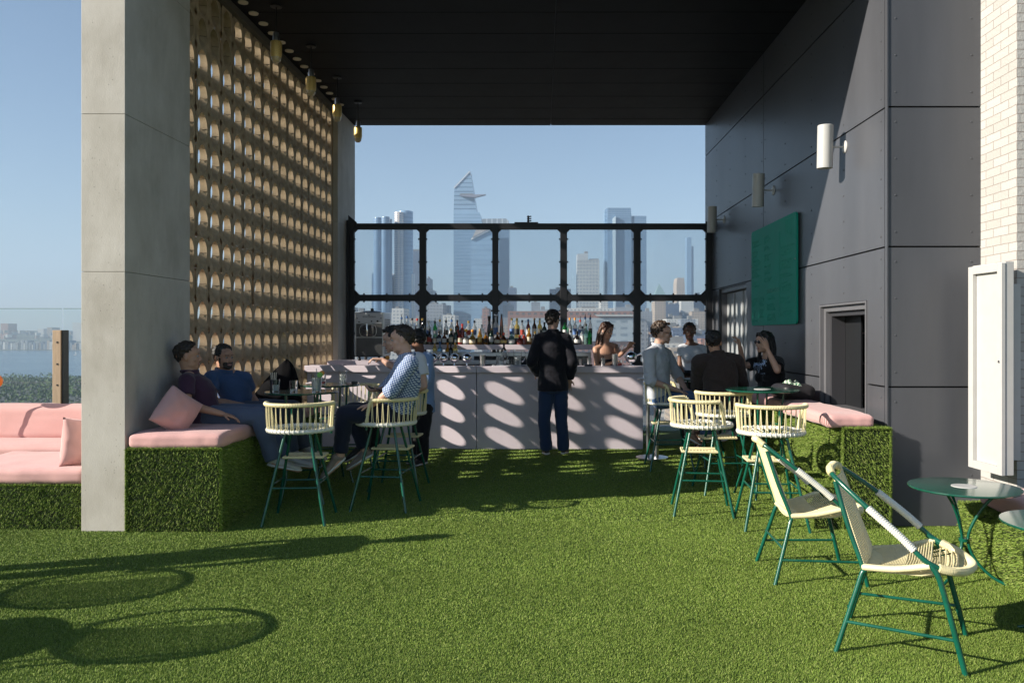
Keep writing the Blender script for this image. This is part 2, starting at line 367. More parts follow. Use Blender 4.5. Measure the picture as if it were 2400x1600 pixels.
def turf_block(name, x0, x1, y0, y1, z1, label, dens=26000, width=0.0038, extra=None, rot=0, piv=None, faces="fltr"):
    """a box covered with artificial grass; grass is a part"""
    Mx = Matrix.Rotation(rot, 4, 'Z'); cx, cy = (x0 + x1) / 2, (y0 + y1) / 2
    root = empty(name, (cx, cy, 0), rot, label, "turf bench")
    hx, hy = (x1 - x0) / 2, (y1 - y0) / 2
    blocks = [(-hx, hx, -hy, hy, z1)] + (extra or [])
    mb = MB(); PS = []; NS = []; FP = []
    for (a0, a1, b0, b1, zt) in blocks:
        mb.box(a0, a1, b0, b1, 0.001, zt)
        r = 0.018
        def add(n, pf, nv): p = pf(rng.random(n), rng.random(n)); PS.append(p); NS.append(np.tile([nv], (n, 1)))
        ax, by = a1 - a0, b1 - b0
        add(int(ax * by * dens), lambda u, v: np.stack([a0 + ax * u, b0 + by * v, np.full_like(u, zt)], 1), [0, 0, 1.0])
        k = int(ax * zt * 17000); u, v = rng.random(k), rng.random(k); FP.append(np.stack([a0 + ax * u, np.full_like(u, b0), zt * v], 1))
        add(int(by * zt * dens), lambda u, v: np.stack([np.full_like(u, a0), b0 + by * u, zt * v], 1), [-1.0, 0, 0])
        add(int(by * zt * dens), lambda u, v: np.stack([np.full_like(u, a1), b0 + by * u, zt * v], 1), [1.0, 0, 0])
        for (ex, nv) in ((lambda u: np.stack([a0 + ax * u, np.full_like(u, b0), np.full_like(u, zt)], 1), [0, -.7, .7]), (lambda u: np.stack([np.full_like(u, a0), np.full_like(u, b0), zt * u], 1), [-.7, -.7, 0]),
                         (lambda u: np.stack([np.full_like(u, a1), np.full_like(u, b0), zt * u], 1), [.7, -.7, 0]), (lambda u: np.stack([np.full_like(u, a0), b0 + by * u, np.full_like(u, zt)], 1), [-.7, 0, .7])):
            k = int(700 * max(ax, by, zt)); u = rng.random(k); PS.append(ex(u) + rng.normal(0, .003, (k, 3))); NS.append(np.tile([nv], (k, 1)))
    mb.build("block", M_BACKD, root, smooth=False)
    V, T = blades(np.concatenate(PS), np.concatenate(NS), 0.0165, width, 0.8)
    fp = np.concatenate(FP); V2, T2 = blades(fp, np.tile([[0.0, -0.9, -0.35]], (len(fp), 1)), 0.024, 0.0032, 0.45)
    V = np.concatenate([V, V2]); T = np.concatenate([T, T2 + len(V) - len(V2)])
    g = npmesh("grass_cover", V, T, 3, M_BLADE, root); g["kind"] = "stuff"
    return root

# ------------------------------------------------------------------ concrete piers
def pier(name, y0, y1, w, zs, label):
    root = MB()
    for i in range(len(zs) - 1):
        za, zb = zs[i] + (0.0014 if i else 0), zs[i + 1] - 0.0014
        x0a, x0b = XL(y0), XL(y1)
        vs = [(x0a - w, y0, za), (x0a, y0, za), (x0b, y1, za), (x0b - w, y1, za), (x0a - w, y0, zb), (x0a, y0, zb), (x0b, y1, zb), (x0b - w, y1, zb)]
        root.add(vs, [(0, 3, 2, 1), (4, 5, 6, 7), (0, 1, 5, 4), (1, 2, 6, 5), (2, 3, 7, 6), (3, 0, 4, 7)])
    o = root.build(name, M_CONC, smooth=False, bevel=0.003, bseg=2)
    core = MB().box(XL(y0) - w + 0.02, XL(y0) - 0.012, y0 + 0.012, y1 - 0.012, 0, zs[-1] - 0.02).build("core", M_CONC, o, smooth=False)
    tag(o, label, "concrete pier"); return o
pier("concrete_pier", 6.264, 7.365, 0.345, [0, 2.04, 3.28, 4.52, 6.2], "tall bare concrete pier standing on the turf, nearest to the camera")
pier("concrete_pier", 12.29, 13.32, 0.40, [0, 2.04, 3.28, 5.03], "shaded concrete pier at the far end of the breeze block screen")

# ------------------------------------------------------------------ breeze block screen
def breeze_screen():
    root = empty("breeze_block_screen", (XL(9.8) - 0.1, 9.8, 0), 0, "tan breeze block screen wall pierced with rows of oval openings", "screen wall")
    org = Vector(root.location); N = 24; T = 0.070
    pY, pZ = 0.286, 0.3055
    m = mat("terracotta_block", (0.50, 0.385, 0.255), 0.85, col2=(0.30, 0.23, 0.145), vscale=9, bump=0.0012, bscale=90, var=0.1, spec=0.2)
    ys = 7.35; rows = 16; z0 = 0.06; cols = 17
    vs = []; fs = []
    def sq(t):   # point on rectangle boundary in direction t
        c, s = math.cos(t), math.sin(t); hx, hz = pY / 2, pZ / 2
        k = min(hx / abs(c) if abs(c) > 1e-6 else 1e9, hz / abs(s) if abs(s) > 1e-6 else 1e9); return c * k, s * k
    for i in range(cols):
        for j in range(rows):
            cy = ys + (i + 0.5) * pY - (0.06 if False else 0); cz = z0 + (j + 0.5) * pZ
            wob = rng.normal(0, 0.0025, 3); o = len(vs)
            rings = []
            for s_, (kind) in enumerate(("in_sq", "in", "m1", "m2", "m3", "out", "out_sq")):
                for a in range(N):
                    t = 2 * PI * (a + 0.5) / N; c, s = math.cos(t), math.sin(t)
                    if kind in ("in_sq", "out_sq"): y, z = sq(t); x = 0 if kind == "in_sq" else -T
                    else:
                        f = {"in": 0, "m1": 0.3, "m2": 0.62, "m3": 0.85, "out": 1}[kind]
                        ay = 0.103 + (0.097 - 0.103) * f; az = 0.138 + (0.099 - 0.138) * f; oz = 0.046 * f ** 0.8
                        # inner lip slightly squarish tall oval
                        y = ay * math.copysign(abs(c) ** 0.92, c); z = az * math.copysign(abs(s) ** 1.0, s) + oz; x = -T * f
                        if s > 0: y *= 1 - 0.30 * s ** 2.5 * (1 - f * .6)
                    if kind in ("in_sq", "out_sq"): y *= 0.999; z *= 0.9995
                    vs.append((XL(cy + y) - 0.07 + x + wob[0] - org.x, cy + y - org.y + (wob[1] if "sq" not in kind else 0), cz + z + (wob[2] if "sq" not in kind else 0)))
            if i < 4 and j >= 14: fs.append(tuple(o + 5 * N + a for a in range(N)))  # top near tiles closed at the outer face, added to keep sun off the menu board
            for r_ in range(6):
                for a in range(N):
                    b = (a + 1) % N; fs.append((o + r_ * N + a, o + (r_ + 1) * N + a, o + (r_ + 1) * N + b, o + r_ * N + b))
    nblock = len(fs)
    # mortar bed lines: thin dark joints at half height of every tile
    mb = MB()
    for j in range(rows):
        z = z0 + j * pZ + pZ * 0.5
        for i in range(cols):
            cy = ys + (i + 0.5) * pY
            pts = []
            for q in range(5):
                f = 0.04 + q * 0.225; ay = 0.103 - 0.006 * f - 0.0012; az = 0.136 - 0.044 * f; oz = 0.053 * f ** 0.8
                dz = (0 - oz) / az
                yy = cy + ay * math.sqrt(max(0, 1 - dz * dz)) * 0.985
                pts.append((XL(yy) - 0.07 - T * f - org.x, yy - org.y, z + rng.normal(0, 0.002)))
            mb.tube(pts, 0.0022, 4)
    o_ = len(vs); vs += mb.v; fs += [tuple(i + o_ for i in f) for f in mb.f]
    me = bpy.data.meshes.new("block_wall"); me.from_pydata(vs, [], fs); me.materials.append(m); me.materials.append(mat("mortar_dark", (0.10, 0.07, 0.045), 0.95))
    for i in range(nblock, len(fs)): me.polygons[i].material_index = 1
    me.shade_smooth(); me.set_sharp_from_angle(angle=R(40))
    ob = bpy.data.objects.new("block_wall", me); C.objects.link(ob); ob.parent = root
    # capping beam under the soffit with a row of flat tan discs
    y0, y1 = 7.365, 12.29
    for nm, xa, xb, za, zb, mm in (("end_strip", -0.20, -0.075, 0.06, 4.9, MATS["terracotta_block"]), ("top_beam", -0.20, -0.012, z0 + rows * pZ + 0.002, 5.03, mat("brown_beam", (0.10, 0.085, 0.06), 0.8, var=0.1)), ("base_kerb", -0.20, -0.04, 0.0, 0.06, M_CONC)):
        y0 = 12.213 if nm == 'end_strip' else 7.365
        vs = [(XL(y) + x - org.x, y - org.y, z) for z in (za, zb) for (x, y) in ((xa, y0), (xb, y0), (xb, y1), (xa, y1))]
        MB().add(vs, [(0, 3, 2, 1), (4, 5, 6, 7), (0, 1, 5, 4), (1, 2, 6, 5), (2, 3, 7, 6), (3, 0, 4, 7)]).build(nm, mm, root, smooth=False)
    for i in range(17):
        cy = ys + (i + 0.5) * pY; MB().lathe([(0.0, 5.018), (0.05, 5.018), (0.052, 5.029)], 20, (XL(cy) + 0.10 - org.x, cy - org.y, 0)).build("soffit_disc", mat("tan_disc", (0.75, 0.62, 0.48), 0.8, var=0.1), root)
    return root
breeze_screen()

# ------------------------------------------------------------------ canopy ceiling
root = empty("canopy_roof", (0, 9.8, 5.03), 0, "black boarded canopy ceiling over the bar", "canopy")
M_CEIL = mat("black_ceiling_board", (0.0035, 0.0033, 0.003), 0.55, var=0.25, vscale=2.5, bump=0.0004, bscale=120, spec=0.12)
edges = [6.27] + [12.89 - 0.61 * k for k in range(10, -1, -1)] + [13.3]
edges = sorted(e for e in edges if e >= 6.27)
k = 0
for a, b in zip(edges[:-1], edges[1:]):
    for (xa, xb) in ((-3.62, 0.146), (0.154, 2.9)):
        MB().box(xa, xb, a + 0.006 - 9.8, b - 0.006 - 9.8, 0.0 + 0.002 * (k % 2), 0.03).build("ceiling_board", M_CEIL, root, smooth=False, bevel=0.002); k += 1
MB().box(-3.63, 3.5, 6.266 - 9.8, 13.32 - 9.8, 0.031, 0.6).build("roof_slab", M_BLACK, root, smooth=False)

# ------------------------------------------------------------------ right hand clad wall
wall = empty("panel_wall", (2.78, 9.8, 0), 0, "tall dark grey panel clad wall on the right of the bar", "clad wall")
ox, oy = 2.78, 9.8
zj = [0.0, 1.125, 2.255, 3.381, 4.51, 5.6]
yj = [6.45, 9.89, 13.3]
openings = [(6.79, 7.93, 0.86, 1.84), (10.7, 12.3, 0.0, 2.24)]   # y0,y1,z0,z1
def wall_piece(y0, y1, z0, z1, t0=0.0, t1=0.03, mb=None, g=0.007):
    y0 += g; y1 -= g; z0 += g; z1 -= g
    vs = [(XR(y) + x - ox, y - oy, z) for z in (z0, z1) for (x, y) in ((t0, y0), (t1, y0), (t1, y1), (t0, y1))]
    mb.add(vs, [(0, 3, 2, 1), (4, 5, 6, 7), (0, 1, 5, 4), (1, 2, 6, 5), (2, 3, 7, 6), (3, 0, 4, 7)])
def screws(y0, y1, z0, z1, mb):
    ys_ = [y0 + 0.07, y1 - 0.07] + [y0 + (y1 - y0) * q for q in (0.25, 0.5, 0.75)]
    for y in ys_:
        for q in range(5):
            z = z0 + 0.09 + (z1 - z0 - 0.18) * q / 4
            if any(a - 0.05 < y < b + 0.05 and c - 0.03 < z < d + 0.05 for a, b, c, d in openings): continue
            mb.lathe([(0.009, 0.0), (0.009, 0.003), (0.005, 0.005), (0.0, 0.005)], 8, (XR(y) - ox, y - oy, z), Matrix.Rotation(R(-90), 4, 'Y'))
for yi in range(2):
    for zi in range(5):
        y0, y1, z0, z1 = yj[yi], yj[yi + 1], zj[zi], zj[zi + 1]
        mb = MB(); rects = [(y0, y1, z0, z1)]
        for (a, b, c, d) in openings:
            nr = []
            for (p, q, r_, s_) in rects:
                a_, b_, c_, d_ = max(a, p), min(b, q), max(c, r_), min(d, s_)
                if a_ >= b_ or c_ >= d_: nr.append((p, q, r_, s_)); continue
                if p < a_: nr.append((p, a_, r_, s_))
                if b_ < q: nr.append((b_, q, r_, s_))
                if r_ < c_: nr.append((a_, b_, r_, c_))
                if d_ < s_: nr.append((a_, b_, d_, s_))
            rects = nr
        for (p, q, r_, s_) in rects:
            vs = []
            ga = 0.007 if p == y0 else 0; gb = 0.007 if q == y1 else 0; gc = 0.007 if r_ == z0 else 0; gd = 0.007 if s_ == z1 else 0
            vs = [(XR(y) + x - ox, y - oy, z) for z in (r_ + gc, s_ - gd) for (x, y) in ((0, p + ga), (0.03, p + ga), (0.03, q - gb), (0, q - gb))]
            mb.add(vs, [(0, 3, 2, 1), (4, 5, 6, 7), (0, 1, 5, 4), (1, 2, 6, 5), (2, 3, 7, 6), (3, 0, 4, 7)])
        o = mb.build("panel", M_GREYP, wall, smooth=False)
        sm = MB(); screws(y0, y1, z0, z1, sm); sm.build("screw", mat("panel_screw", (0.07, 0.075, 0.085), 0.45), o)
# front facing return of the wall
for zi in range(5):
    z0, z1 = zj[zi], zj[zi + 1]
    o = MB().box(2.777 + 0.012 - ox, 3.537 - ox, 6.42 - oy, 6.449 - oy, z0 + 0.007, z1 - 0.007).build("panel", M_GREYP, wall, smooth=False)
    sm = MB()
    for x in (2.85, 3.46):
        for q in range(4):
            sm.lathe([(0.008, 0), (0.008, 0.002), (0.005, 0.004), (0, 0.004)], 10, (x - ox, 6.42 - oy, z0 + 0.12 + q * (z1 - z0 - 0.24) / 3), Matrix.Rotation(R(90), 4, 'X'))
    sm.build("screw", MATS["panel_screw"], o)
MB().box(2.778 - ox, 2.788 - ox, 6.41 - oy, 6.45 - oy, 0, 5.6).build("corner_trim", M_GREYP, wall, smooth=False)
# backing behind the joints with holes at the openings
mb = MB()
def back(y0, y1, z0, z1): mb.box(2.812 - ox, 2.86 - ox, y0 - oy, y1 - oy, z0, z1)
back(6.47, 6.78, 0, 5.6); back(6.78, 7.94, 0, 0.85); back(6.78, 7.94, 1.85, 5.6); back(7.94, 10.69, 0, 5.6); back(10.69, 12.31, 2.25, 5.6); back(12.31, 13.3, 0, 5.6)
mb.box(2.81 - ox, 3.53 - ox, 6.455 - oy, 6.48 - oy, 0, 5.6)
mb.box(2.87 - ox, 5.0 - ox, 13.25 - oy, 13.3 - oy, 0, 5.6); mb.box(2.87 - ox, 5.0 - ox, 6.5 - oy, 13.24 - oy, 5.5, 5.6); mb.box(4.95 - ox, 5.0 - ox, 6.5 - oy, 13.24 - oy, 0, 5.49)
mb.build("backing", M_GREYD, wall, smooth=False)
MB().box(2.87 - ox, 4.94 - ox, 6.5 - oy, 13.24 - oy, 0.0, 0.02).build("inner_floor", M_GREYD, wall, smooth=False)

# service window in the wall
sw = empty("service_window", (2.78, 7.36, 0.86), 0, "dark service window in the grey wall above the right hand pink cushion", "service window")
mb = MB()
def jamb(mb, d0, d1, inset, w, y0=6.79, y1=7.93, z0=0.86, z1=1.84):
    a, b, c, d = y0 + inset, y1 - inset, z0, z1 - inset
    X0, X1 = d0 - 2.78 + 2.78 - 2.78, d1 - 2.78
    X0 = d0 - 2.78
    mb.box(X0, X1, a - 7.36, a + w - 7.36, 0, d - 0.86); mb.box(X0, X1, b - w - 7.36, b - 7.36, 0, d - 0.86); mb.box(X0, X1, a + w - 7.36, b - w - 7.36, d - w - 0.86, d - 0.86)
mb = MB(); jamb(mb, 2.762, 2.86, 0.004, 0.018); mb.build("outer_frame", M_GREYF, sw, smooth=False, bevel=0.002)
mb = MB(); jamb(mb, 2.80, 2.90, 0.022, 0.05); mb.build("middle_frame", M_GREYF, sw, smooth=False, bevel=0.003)
mb = MB(); jamb(mb, 2.84, 2.98, 0.072, 0.045); mb.build("inner_frame", mat("grey_frame_dark", (0.035, 0.035, 0.04), 0.5), sw, smooth=False, bevel=0.003)
MB().box(2.765 - 2.78, 3.15 - 2.78, 6.80 - 7.36, 7.92 - 7.36, -0.03, -0.001).build("sill", M_GREYF, sw, smooth=False)
mb = MB(); mb.box(0.20, 0.215, 7.44 - 7.36, 7.835 - 7.36, 0.0, 0.9); mb.build("dark_interior_sheet", mat("dark_sheet", (0.012, 0.013, 0.015), 0.4), sw, smooth=False)  # near-black sheet: the shade of the dim interior put into its colour
# shelf unit with glasses inside the service window
sh = empty("back_shelf", (3.6, 7.75, 0), 0, "dim shelf unit seen through the service window", "shelf")
mb = MB(); mb.box(-0.5, 0.55, 0.35, 0.4, 0, 2.1); sh_b = mb.build("back_panel", mat("dark_teal_tile", (0.02, 0.045, 0.045), 0.3), sh, smooth=False)
for z in (0.95, 1.25, 1.55): MB().box(-0.5, 0.55, 0.12, 0.348, z, z + 0.02).build("shelf_board", M_STEEL, sh, smooth=False)
for i, (x, z, h) in enumerate([(3.28, 1.572, .13), (3.40, 1.572, .15), (3.53, 1.572, .12), (3.32, 1.272, .1), (3.46, 1.272, .1), (3.62, 1.272, .12)]):
    o = MB().lathe([(0.001, 0.003), (0.026, 0.003), (0.032, h), (0.036, h), (0.03, 0.0), (0.001, 0.0)], 14).build("shelf_glass", M_GLASS, loc=(x, 7.97, z)); tag(o, "small clear glass on the %s shelf inside the service window, %s from the left" % ("upper" if z > 1.5 else "lower", ordn(i % 3)), "glass", "glasses on the shelf inside the service window")

# far white service door
dr = empty("service_door", (2.78, 11.5, 0), 0, "pale grey door recessed in the dark wall behind the seated group", "door")
MB().box(0.07, 0.11, 10.74 - 11.5, 12.26 - 11.5, 0.01, 2.17).build("door_leaf", mat("pale_grey_paint", (0.34, 0.36, 0.37), 0.35, var=0.04, vscale=2), dr, smooth=False, bevel=0.003)
mb = MB(); mb.box(-0.01, 0.12, 10.70 - 11.5, 10.735 - 11.5, 0, 2.24); mb.box(-0.01, 0.12, 12.265 - 11.5, 12.3 - 11.5, 0, 2.24); mb.box(-0.01, 0.12, 10.736 - 11.5, 12.264 - 11.5, 2.18, 2.24)
mb.build("door_frame", M_GREYF, dr, smooth=False, bevel=0.003)
for y in (11.25, 11.75): MB().box(0.055, 0.069, y - 11.5, y + 0.03 - 11.5, 0.02, 2.16).build("vertical_trim", mat("pale_trim", (0.42, 0.43, 0.43), 0.35), dr, smooth=False)

# ------------------------------------------------------------------ white brick wall
def brick_mat():
    m = mat("white_brick", (0.5, 0.47, 0.43), 0.85, spec=0.2); nt = m.node_tree; b = nt.nodes["Principled BSDF"]
    tc = nt.nodes.new("ShaderNodeTexCoord"); sp = nt.nodes.new("ShaderNodeSeparateXYZ"); nt.links.new(tc.outputs["Object"], sp.inputs[0])
    ad = nt.nodes.new("ShaderNodeMath"); ad.operation = 'SUBTRACT'; nt.links.new(sp.outputs[0], ad.inputs[0]); nt.links.new(sp.outputs[1], ad.inputs[1])
    cb = nt.nodes.new("ShaderNodeCombineXYZ"); nt.links.new(ad.outputs[0], cb.inputs[0]); nt.links.new(sp.outputs[2], cb.inputs[1])
    nz = nt.nodes.new("ShaderNodeTexNoise"); nz.inputs["Scale"].default_value = 14; nz.inputs["Detail"].default_value = 6; nt.links.new(tc.outputs["Object"], nz.inputs[0])
    sub = nt.nodes.new("ShaderNodeVectorMath"); sub.operation = 'MULTIPLY_ADD'; sub.inputs[1].default_value = (0.009, 0.009, 0); nt.links.new(nz.outputs["Color"], sub.inputs[0]); nt.links.new(cb.outputs[0], sub.inputs[2])
    br = nt.nodes.new("ShaderNodeTexBrick"); br.inputs["Scale"].default_value = 1.0; br.inputs["Brick Width"].default_value = 0.205; br.inputs["Row Height"].default_value = 0.068
    br.inputs["Mortar Size"].default_value = 0.0032; br.inputs["Mortar Smooth"].default_value = 0.2; br.inputs["Bias"].default_value = 0
    br.inputs["Color1"].default_value = (0.45, 0.44, 0.42, 1); br.inputs["Color2"].default_value = (0.40, 0.388, 0.365, 1); br.inputs["Mortar"].default_value = (0.31, 0.27, 0.245, 1)
    nt.links.new(sub.outputs[0], br.inputs["Vector"])
    n2 = nt.nodes.new("ShaderNodeTexNoise"); n2.inputs["Scale"].default_value = 45; n2.inputs["Detail"].default_value = 5; nt.links.new(tc.outputs["Object"], n2.inputs[0])
    mr = nt.nodes.new("ShaderNodeMapRange"); mr.inputs[1].default_value = 0.62; mr.inputs[2].default_value = 0.74; nt.links.new(n2.outputs[0], mr.inputs[0])
    mx = nt.nodes.new("ShaderNodeMix"); mx.data_type = 'RGBA'; mx.inputs["B"].default_value = (0.42, 0.34, 0.30, 1)
    f5 = nt.nodes.new("ShaderNodeMath"); f5.operation = 'MULTIPLY'; f5.inputs[1].default_value = 0.55; nt.links.new(mr.outputs[0], f5.inputs[0])
    nt.links.new(f5.outputs[0], mx.inputs["Factor"]); nt.links.new(br.outputs["Color"], mx.inputs["A"]); nt.links.new(mx.outputs["Result"], b.inputs["Base Color"])
    h = nt.nodes.new("ShaderNodeMath"); h.operation = 'MULTIPLY_ADD'; h.inputs[1].default_value = -1.6; nt.links.new(br.outputs["Fac"], h.inputs[0]); nt.links.new(n2.outputs[0], h.inputs[2])
    bp = nt.nodes.new("ShaderNodeBump"); bp.inputs["Distance"].default_value = 0.004; bp.inputs["Strength"].default_value = 1; nt.links.new(h.outputs[0], bp.inputs["Height"]); nt.links.new(bp.outputs[0], b.inputs["Normal"])
    return m
bw = MB().box(0.0, 2.2, 0, 0.9, 0, 5.8).build("white_brick_wall", brick_mat(), smooth=False, loc=(3.538, 5.93, 0)); tag(bw, "whitewashed brick wall at the right edge of the terrace", "brick wall")
# display case on brick side
dc = empty("display_case", (3.395, 5.985, 0.52), R(3), "white wooden wall display case with a framed door on the white brick", "display case")
MB().box(-0.03, 0.035, -0.185, 0.22, 0, 1.56).build("case_box", M_WHITEP, dc, smooth=False, bevel=0.004)
mb = MB(); mb.box(-0.062, -0.032, -0.19, -0.135, 0, 1.55); mb.box(-0.062, -0.032, 0.165, 0.225, 0, 1.55); mb.box(-0.062, -0.032, -0.134, 0.164, 0, 0.06); mb.box(-0.062, -0.032, -0.134, 0.164, 1.49, 1.55); mb.box(0.036, 0.13, -0.12, 0.15, 0.1, 1.4)
mb.build("door_frame", M_WHITEP, dc, smooth=False, bevel=0.003)
MB().lathe([(0.010, 0), (0.010, 0.006), (0.0, 0.008)], 12, (-0.062, -0.163, 0.83), Matrix.Rotation(R(-90), 4, 'Y')).build("lock", M_STEEL, dc)

# ------------------------------------------------------------------ roll up window door behind the bar
gd = empty("glazed_roller_door", (-0.17, 12.8, 0), 0, "black steel framed glass door half raised behind the bar", "glazed door")
M_FR = mat("black_frame", (0.012, 0.012, 0.015), 0.45, var=0.2, vscale=9)
D0 = 12.8; gx = lambda p: (p - CX) / F * D0 + 0.17
gz = lambda y: H - (y - CY) / F * D0
vx = [821, 831, 983.5, 999, 1154, 1168, 1313, 1329, 1485, 1501, 1654, 1669]
hz = [(524, 538), (690.5, 705.5), (857, 872), (1024, 1037)]
ty = 0.04
cols_x = [(gx(vx[i]), gx(vx[i + 1])) for i in range(0, 12, 2)]
rows_z = [(gz(b), gz(a)) for a, b in hz]
for (a, b) in cols_x: MB().box(a, b, -ty, ty, 0.0, rows_z[0][1]).build("stile", M_FR, gd, smooth=False, bevel=0.004)
for r_, (za, zb) in enumerate(rows_z):
    for i in range(5): MB().box(cols_x[i][1] - 0.001, cols_x[i + 1][0] + 0.001, -ty + 0.004, ty - 0.004, za, zb).build("rail", M_FR, gd, smooth=False, bevel=0.004)
mb = MB(); tabs = MB(); g = 0.08
for i in range(5):
    xa, xb = cols_x[i][1], cols_x[i + 1][0]
    for r_ in range(3):
        zt, zb = rows_z[r_][0], rows_z[r_ + 1][1]
        for (cx_, sx) in ((xa, 1), (xb, -1)):
            for (cz_, sz) in ((zt, -1), (zb, 1)):
                if r_ == 0 and sz == -1: gg = g * 0.6
                else: gg = g
                vs = [(cx_, y, cz_) for y in (-0.03, 0.03)] + [(cx_ + sx * gg, y, cz_) for y in (-0.03, 0.03)] + [(cx_, y, cz_ + sz * gg) for y in (-0.03, 0.03)]
                mb.add(vs, [(0, 2, 4), (1, 5, 3), (0, 1, 3, 2), (2, 3, 5, 4), (4, 5, 1, 0)])
        for q in (0.15, 0.5, 0.85):
            x = xa + (xb - xa) * q
            tabs.box(x - 0.012, x + 0.012, -0.035, -0.01, zb - 0.001, zb + 0.022)
            if r_: tabs.box(x - 0.012, x + 0.012, -0.035, -0.01, zt - 0.02, zt + 0.001)
            z = zb + (zt - zb) * q; tabs.box(xa - 0.001, xa + 0.02, -0.035, -0.01, z - 0.012, z + 0.012); tabs.box(xb - 0.02, xb + 0.001, -0.035, -0.01, z - 0.012, z + 0.012)
mb.build("corner_gusset", M_FR, gd, smooth=False); tabs.build("glass_clip", M_FR, gd, smooth=False)
M_PANE = thin_glass("dusty_pane", (0.90, 0.93, 0.95), milk=0.10)
for i in range(5):
    for r_ in range(3):
        MB().box(cols_x[i][1] - 0.01, cols_x[i + 1][0] + 0.01, 0.006, 0.012, rows_z[r_ + 1][1] - 0.01, rows_z[r_][0] + 0.01).build("glass_pane", M_PANE, gd, smooth=False)
mb = MB()   # hinge fitting on the top rail
hx_ = gx(1238); zt = rows_z[0][1]
mb.box(hx_ - 0.22, hx_ + 0.16, -0.03, 0.03, zt + 0.0005, zt + 0.02); mb.tube([(hx_, 0, zt + 0.02), (hx_, 0, zt + 0.12)], 0.012)
for dz in (0.04, 0.075, 0.11): mb.ball((hx_, 0, zt + dz), 0.02); mb.tube([(hx_, 0, zt + dz), (hx_ + 0.05, 0, zt + dz + 0.006)], 0.01)
mb.build("latch", M_BLACK, gd)
mb = MB()
for (px_, s_) in ((821, 1), (1669, -1)):
    x = gx(px_); vs = [(x - 0.02 * s_, y, zt - 0.15) for y in (-.06, -.045)] + [(x + 0.12 * s_, y, zt + 0.01) for y in (-.06, -.045)] + [(x - 0.02 * s_, y, zt + 0.13) for y in (-.06, -.045)]
    mb.add(vs, [(0, 2, 4), (1, 5, 3), (0, 1, 3, 2), (2, 3, 5, 4), (4, 5, 1, 0)]); mb.box(x - 0.06, x - 0.001 if s_ > 0 else x + 0.06, -0.05, 0.09, 0, zt + 0.05) if s_ < 0 else mb.box(x - 0.05, x - 0.001, -0.05, 0.09, 0, zt + 0.05)
mb.build("side_track", M_BLACK, gd, smooth=False)

# ------------------------------------------------------------------ glass wind screen on the left
wr = empty("glass_windscreen", (-6.1, 10.0, 0), 0, "clear glass windscreen on timber posts at the left edge of the terrace", "windscreen")
gl = thin_glass("railing_glass", (0.93, 0.96, 0.965), milk=0.008)
zt = H + 59.5 / F * 10
for x0, x1 in ((-8.8, (145 - CX) / F * 10), ((148.5 - CX) / F * 10, -3.7)):
    o = MB().box(x0 + 6.1, x1 + 6.1, -0.006, 0.006, 0.1, zt).build("glass_pane", gl, wr, smooth=False)
    MB().box(x0 + 6.1, x1 + 6.1, -0.0065, 0.0065, zt, zt + 0.006).build("glass_edge", mat("glass_edge_green", (0.12, 0.2, 0.19), 0.1), o, smooth=False)
for px_ in (142,):
    x = (px_ - CX) / F * 9.94 + 6.1
    p = MB().box(x - 0.062, x + 0.045, -0.13, -0.02, 0, 1.60).build("timber_post", mat("weathered_wood", (0.42, 0.31, 0.21), 0.75, var=0.18, vscale=30, streak=True), wr, smooth=False, bevel=0.006)
    MB().box(x + 0.047, x + 0.066, -0.12, 0.0, 0, 1.60).build("steel_channel", M_BLACK, p, smooth=False)
    for z in (1.45, 1.18, 0.92, 0.65): MB().lathe([(0.012, 0), (0.012, 0.004), (0, 0.006)], 10, (x + 0.0, -0.13, z), Matrix.Rotation(R(90), 4, 'X')).build("bolt", M_BLACK, p)

# ------------------------------------------------------------------ bar counter
bar = empty("bar_counter", (-1.0, 10.8, 0), 0, "long pale pink bar counter with a slab top facing the terrace", "bar")
bx, by = -1.0, 10.8
def pl(px_, D): return ((px_ - CX) / F * D, D)
A, B_, C_ = (-3.27, 11.02), pl(1117, 10.745), pl(1507, 10.74)
def prism_xy(pts, z0, z1, dx=bx, dy=by):
    n = len(pts); vs = [(x - dx, y - dy, z0) for x, y in pts] + [(x - dx, y - dy, z1) for x, y in pts]
    return MB().add(vs, [tuple(reversed(range(n))), tuple(range(n, 2 * n))] + [(i, (i + 1) % n, n + (i + 1) % n, n + i) for i in range(n)])
pts0 = [A, (B_[0] - 0.004, B_[1]), (B_[0] - 0.004, B_[1] + 0.5), (A[0], A[1] + 0.45)]
prism_xy(pts0, 0, 1.028).build("front_panel", M_BAR, bar, smooth=False, bevel=0.003)
prism_xy([(B_[0] + 0.004, B_[1]), C_, (C_[0], C_[1] + 0.5), (B_[0] + 0.004, B_[1] + 0.5)], 0, 1.028).build("front_panel", M_BAR, bar, smooth=False, bevel=0.003)
prism_xy([(A[0], A[1] - 0.05), (B_[0] - 0.002, B_[1] - 0.04), (B_[0] - 0.002, B_[1] + 0.3), (A[0], A[1] + 0.3)], 1.03, 1.118).build("counter_slab", M_BAR, bar, smooth=False, bevel=0.006)
prism_xy([(B_[0] + 0.002, B_[1] - 0.045), (C_[0] + 0.02, C_[1] - 0.045), (C_[0] + 0.02, C_[1] + 0.3), (B_[0] + 0.002, B_[1] + 0.3)], 1.03, 1.118).build("counter_slab", M_BAR, bar, smooth=False, bevel=0.006)
MB().box(B_[0] - bx - 1.0, C_[0] - bx, 0.27, 0.62, 1.02, 1.09).build("drip_tray", M_STEEL, bar, smooth=False, bevel=0.004)
# raised back ledge at the left for the machine
prism_xy([(-3.1, 11.5), (-1.9, 11.5), (-1.9, 12.2), (-3.1, 12.2)], 0.0, 1.165).build("rear_ledge", M_BAR, bar, smooth=False, bevel=0.006)

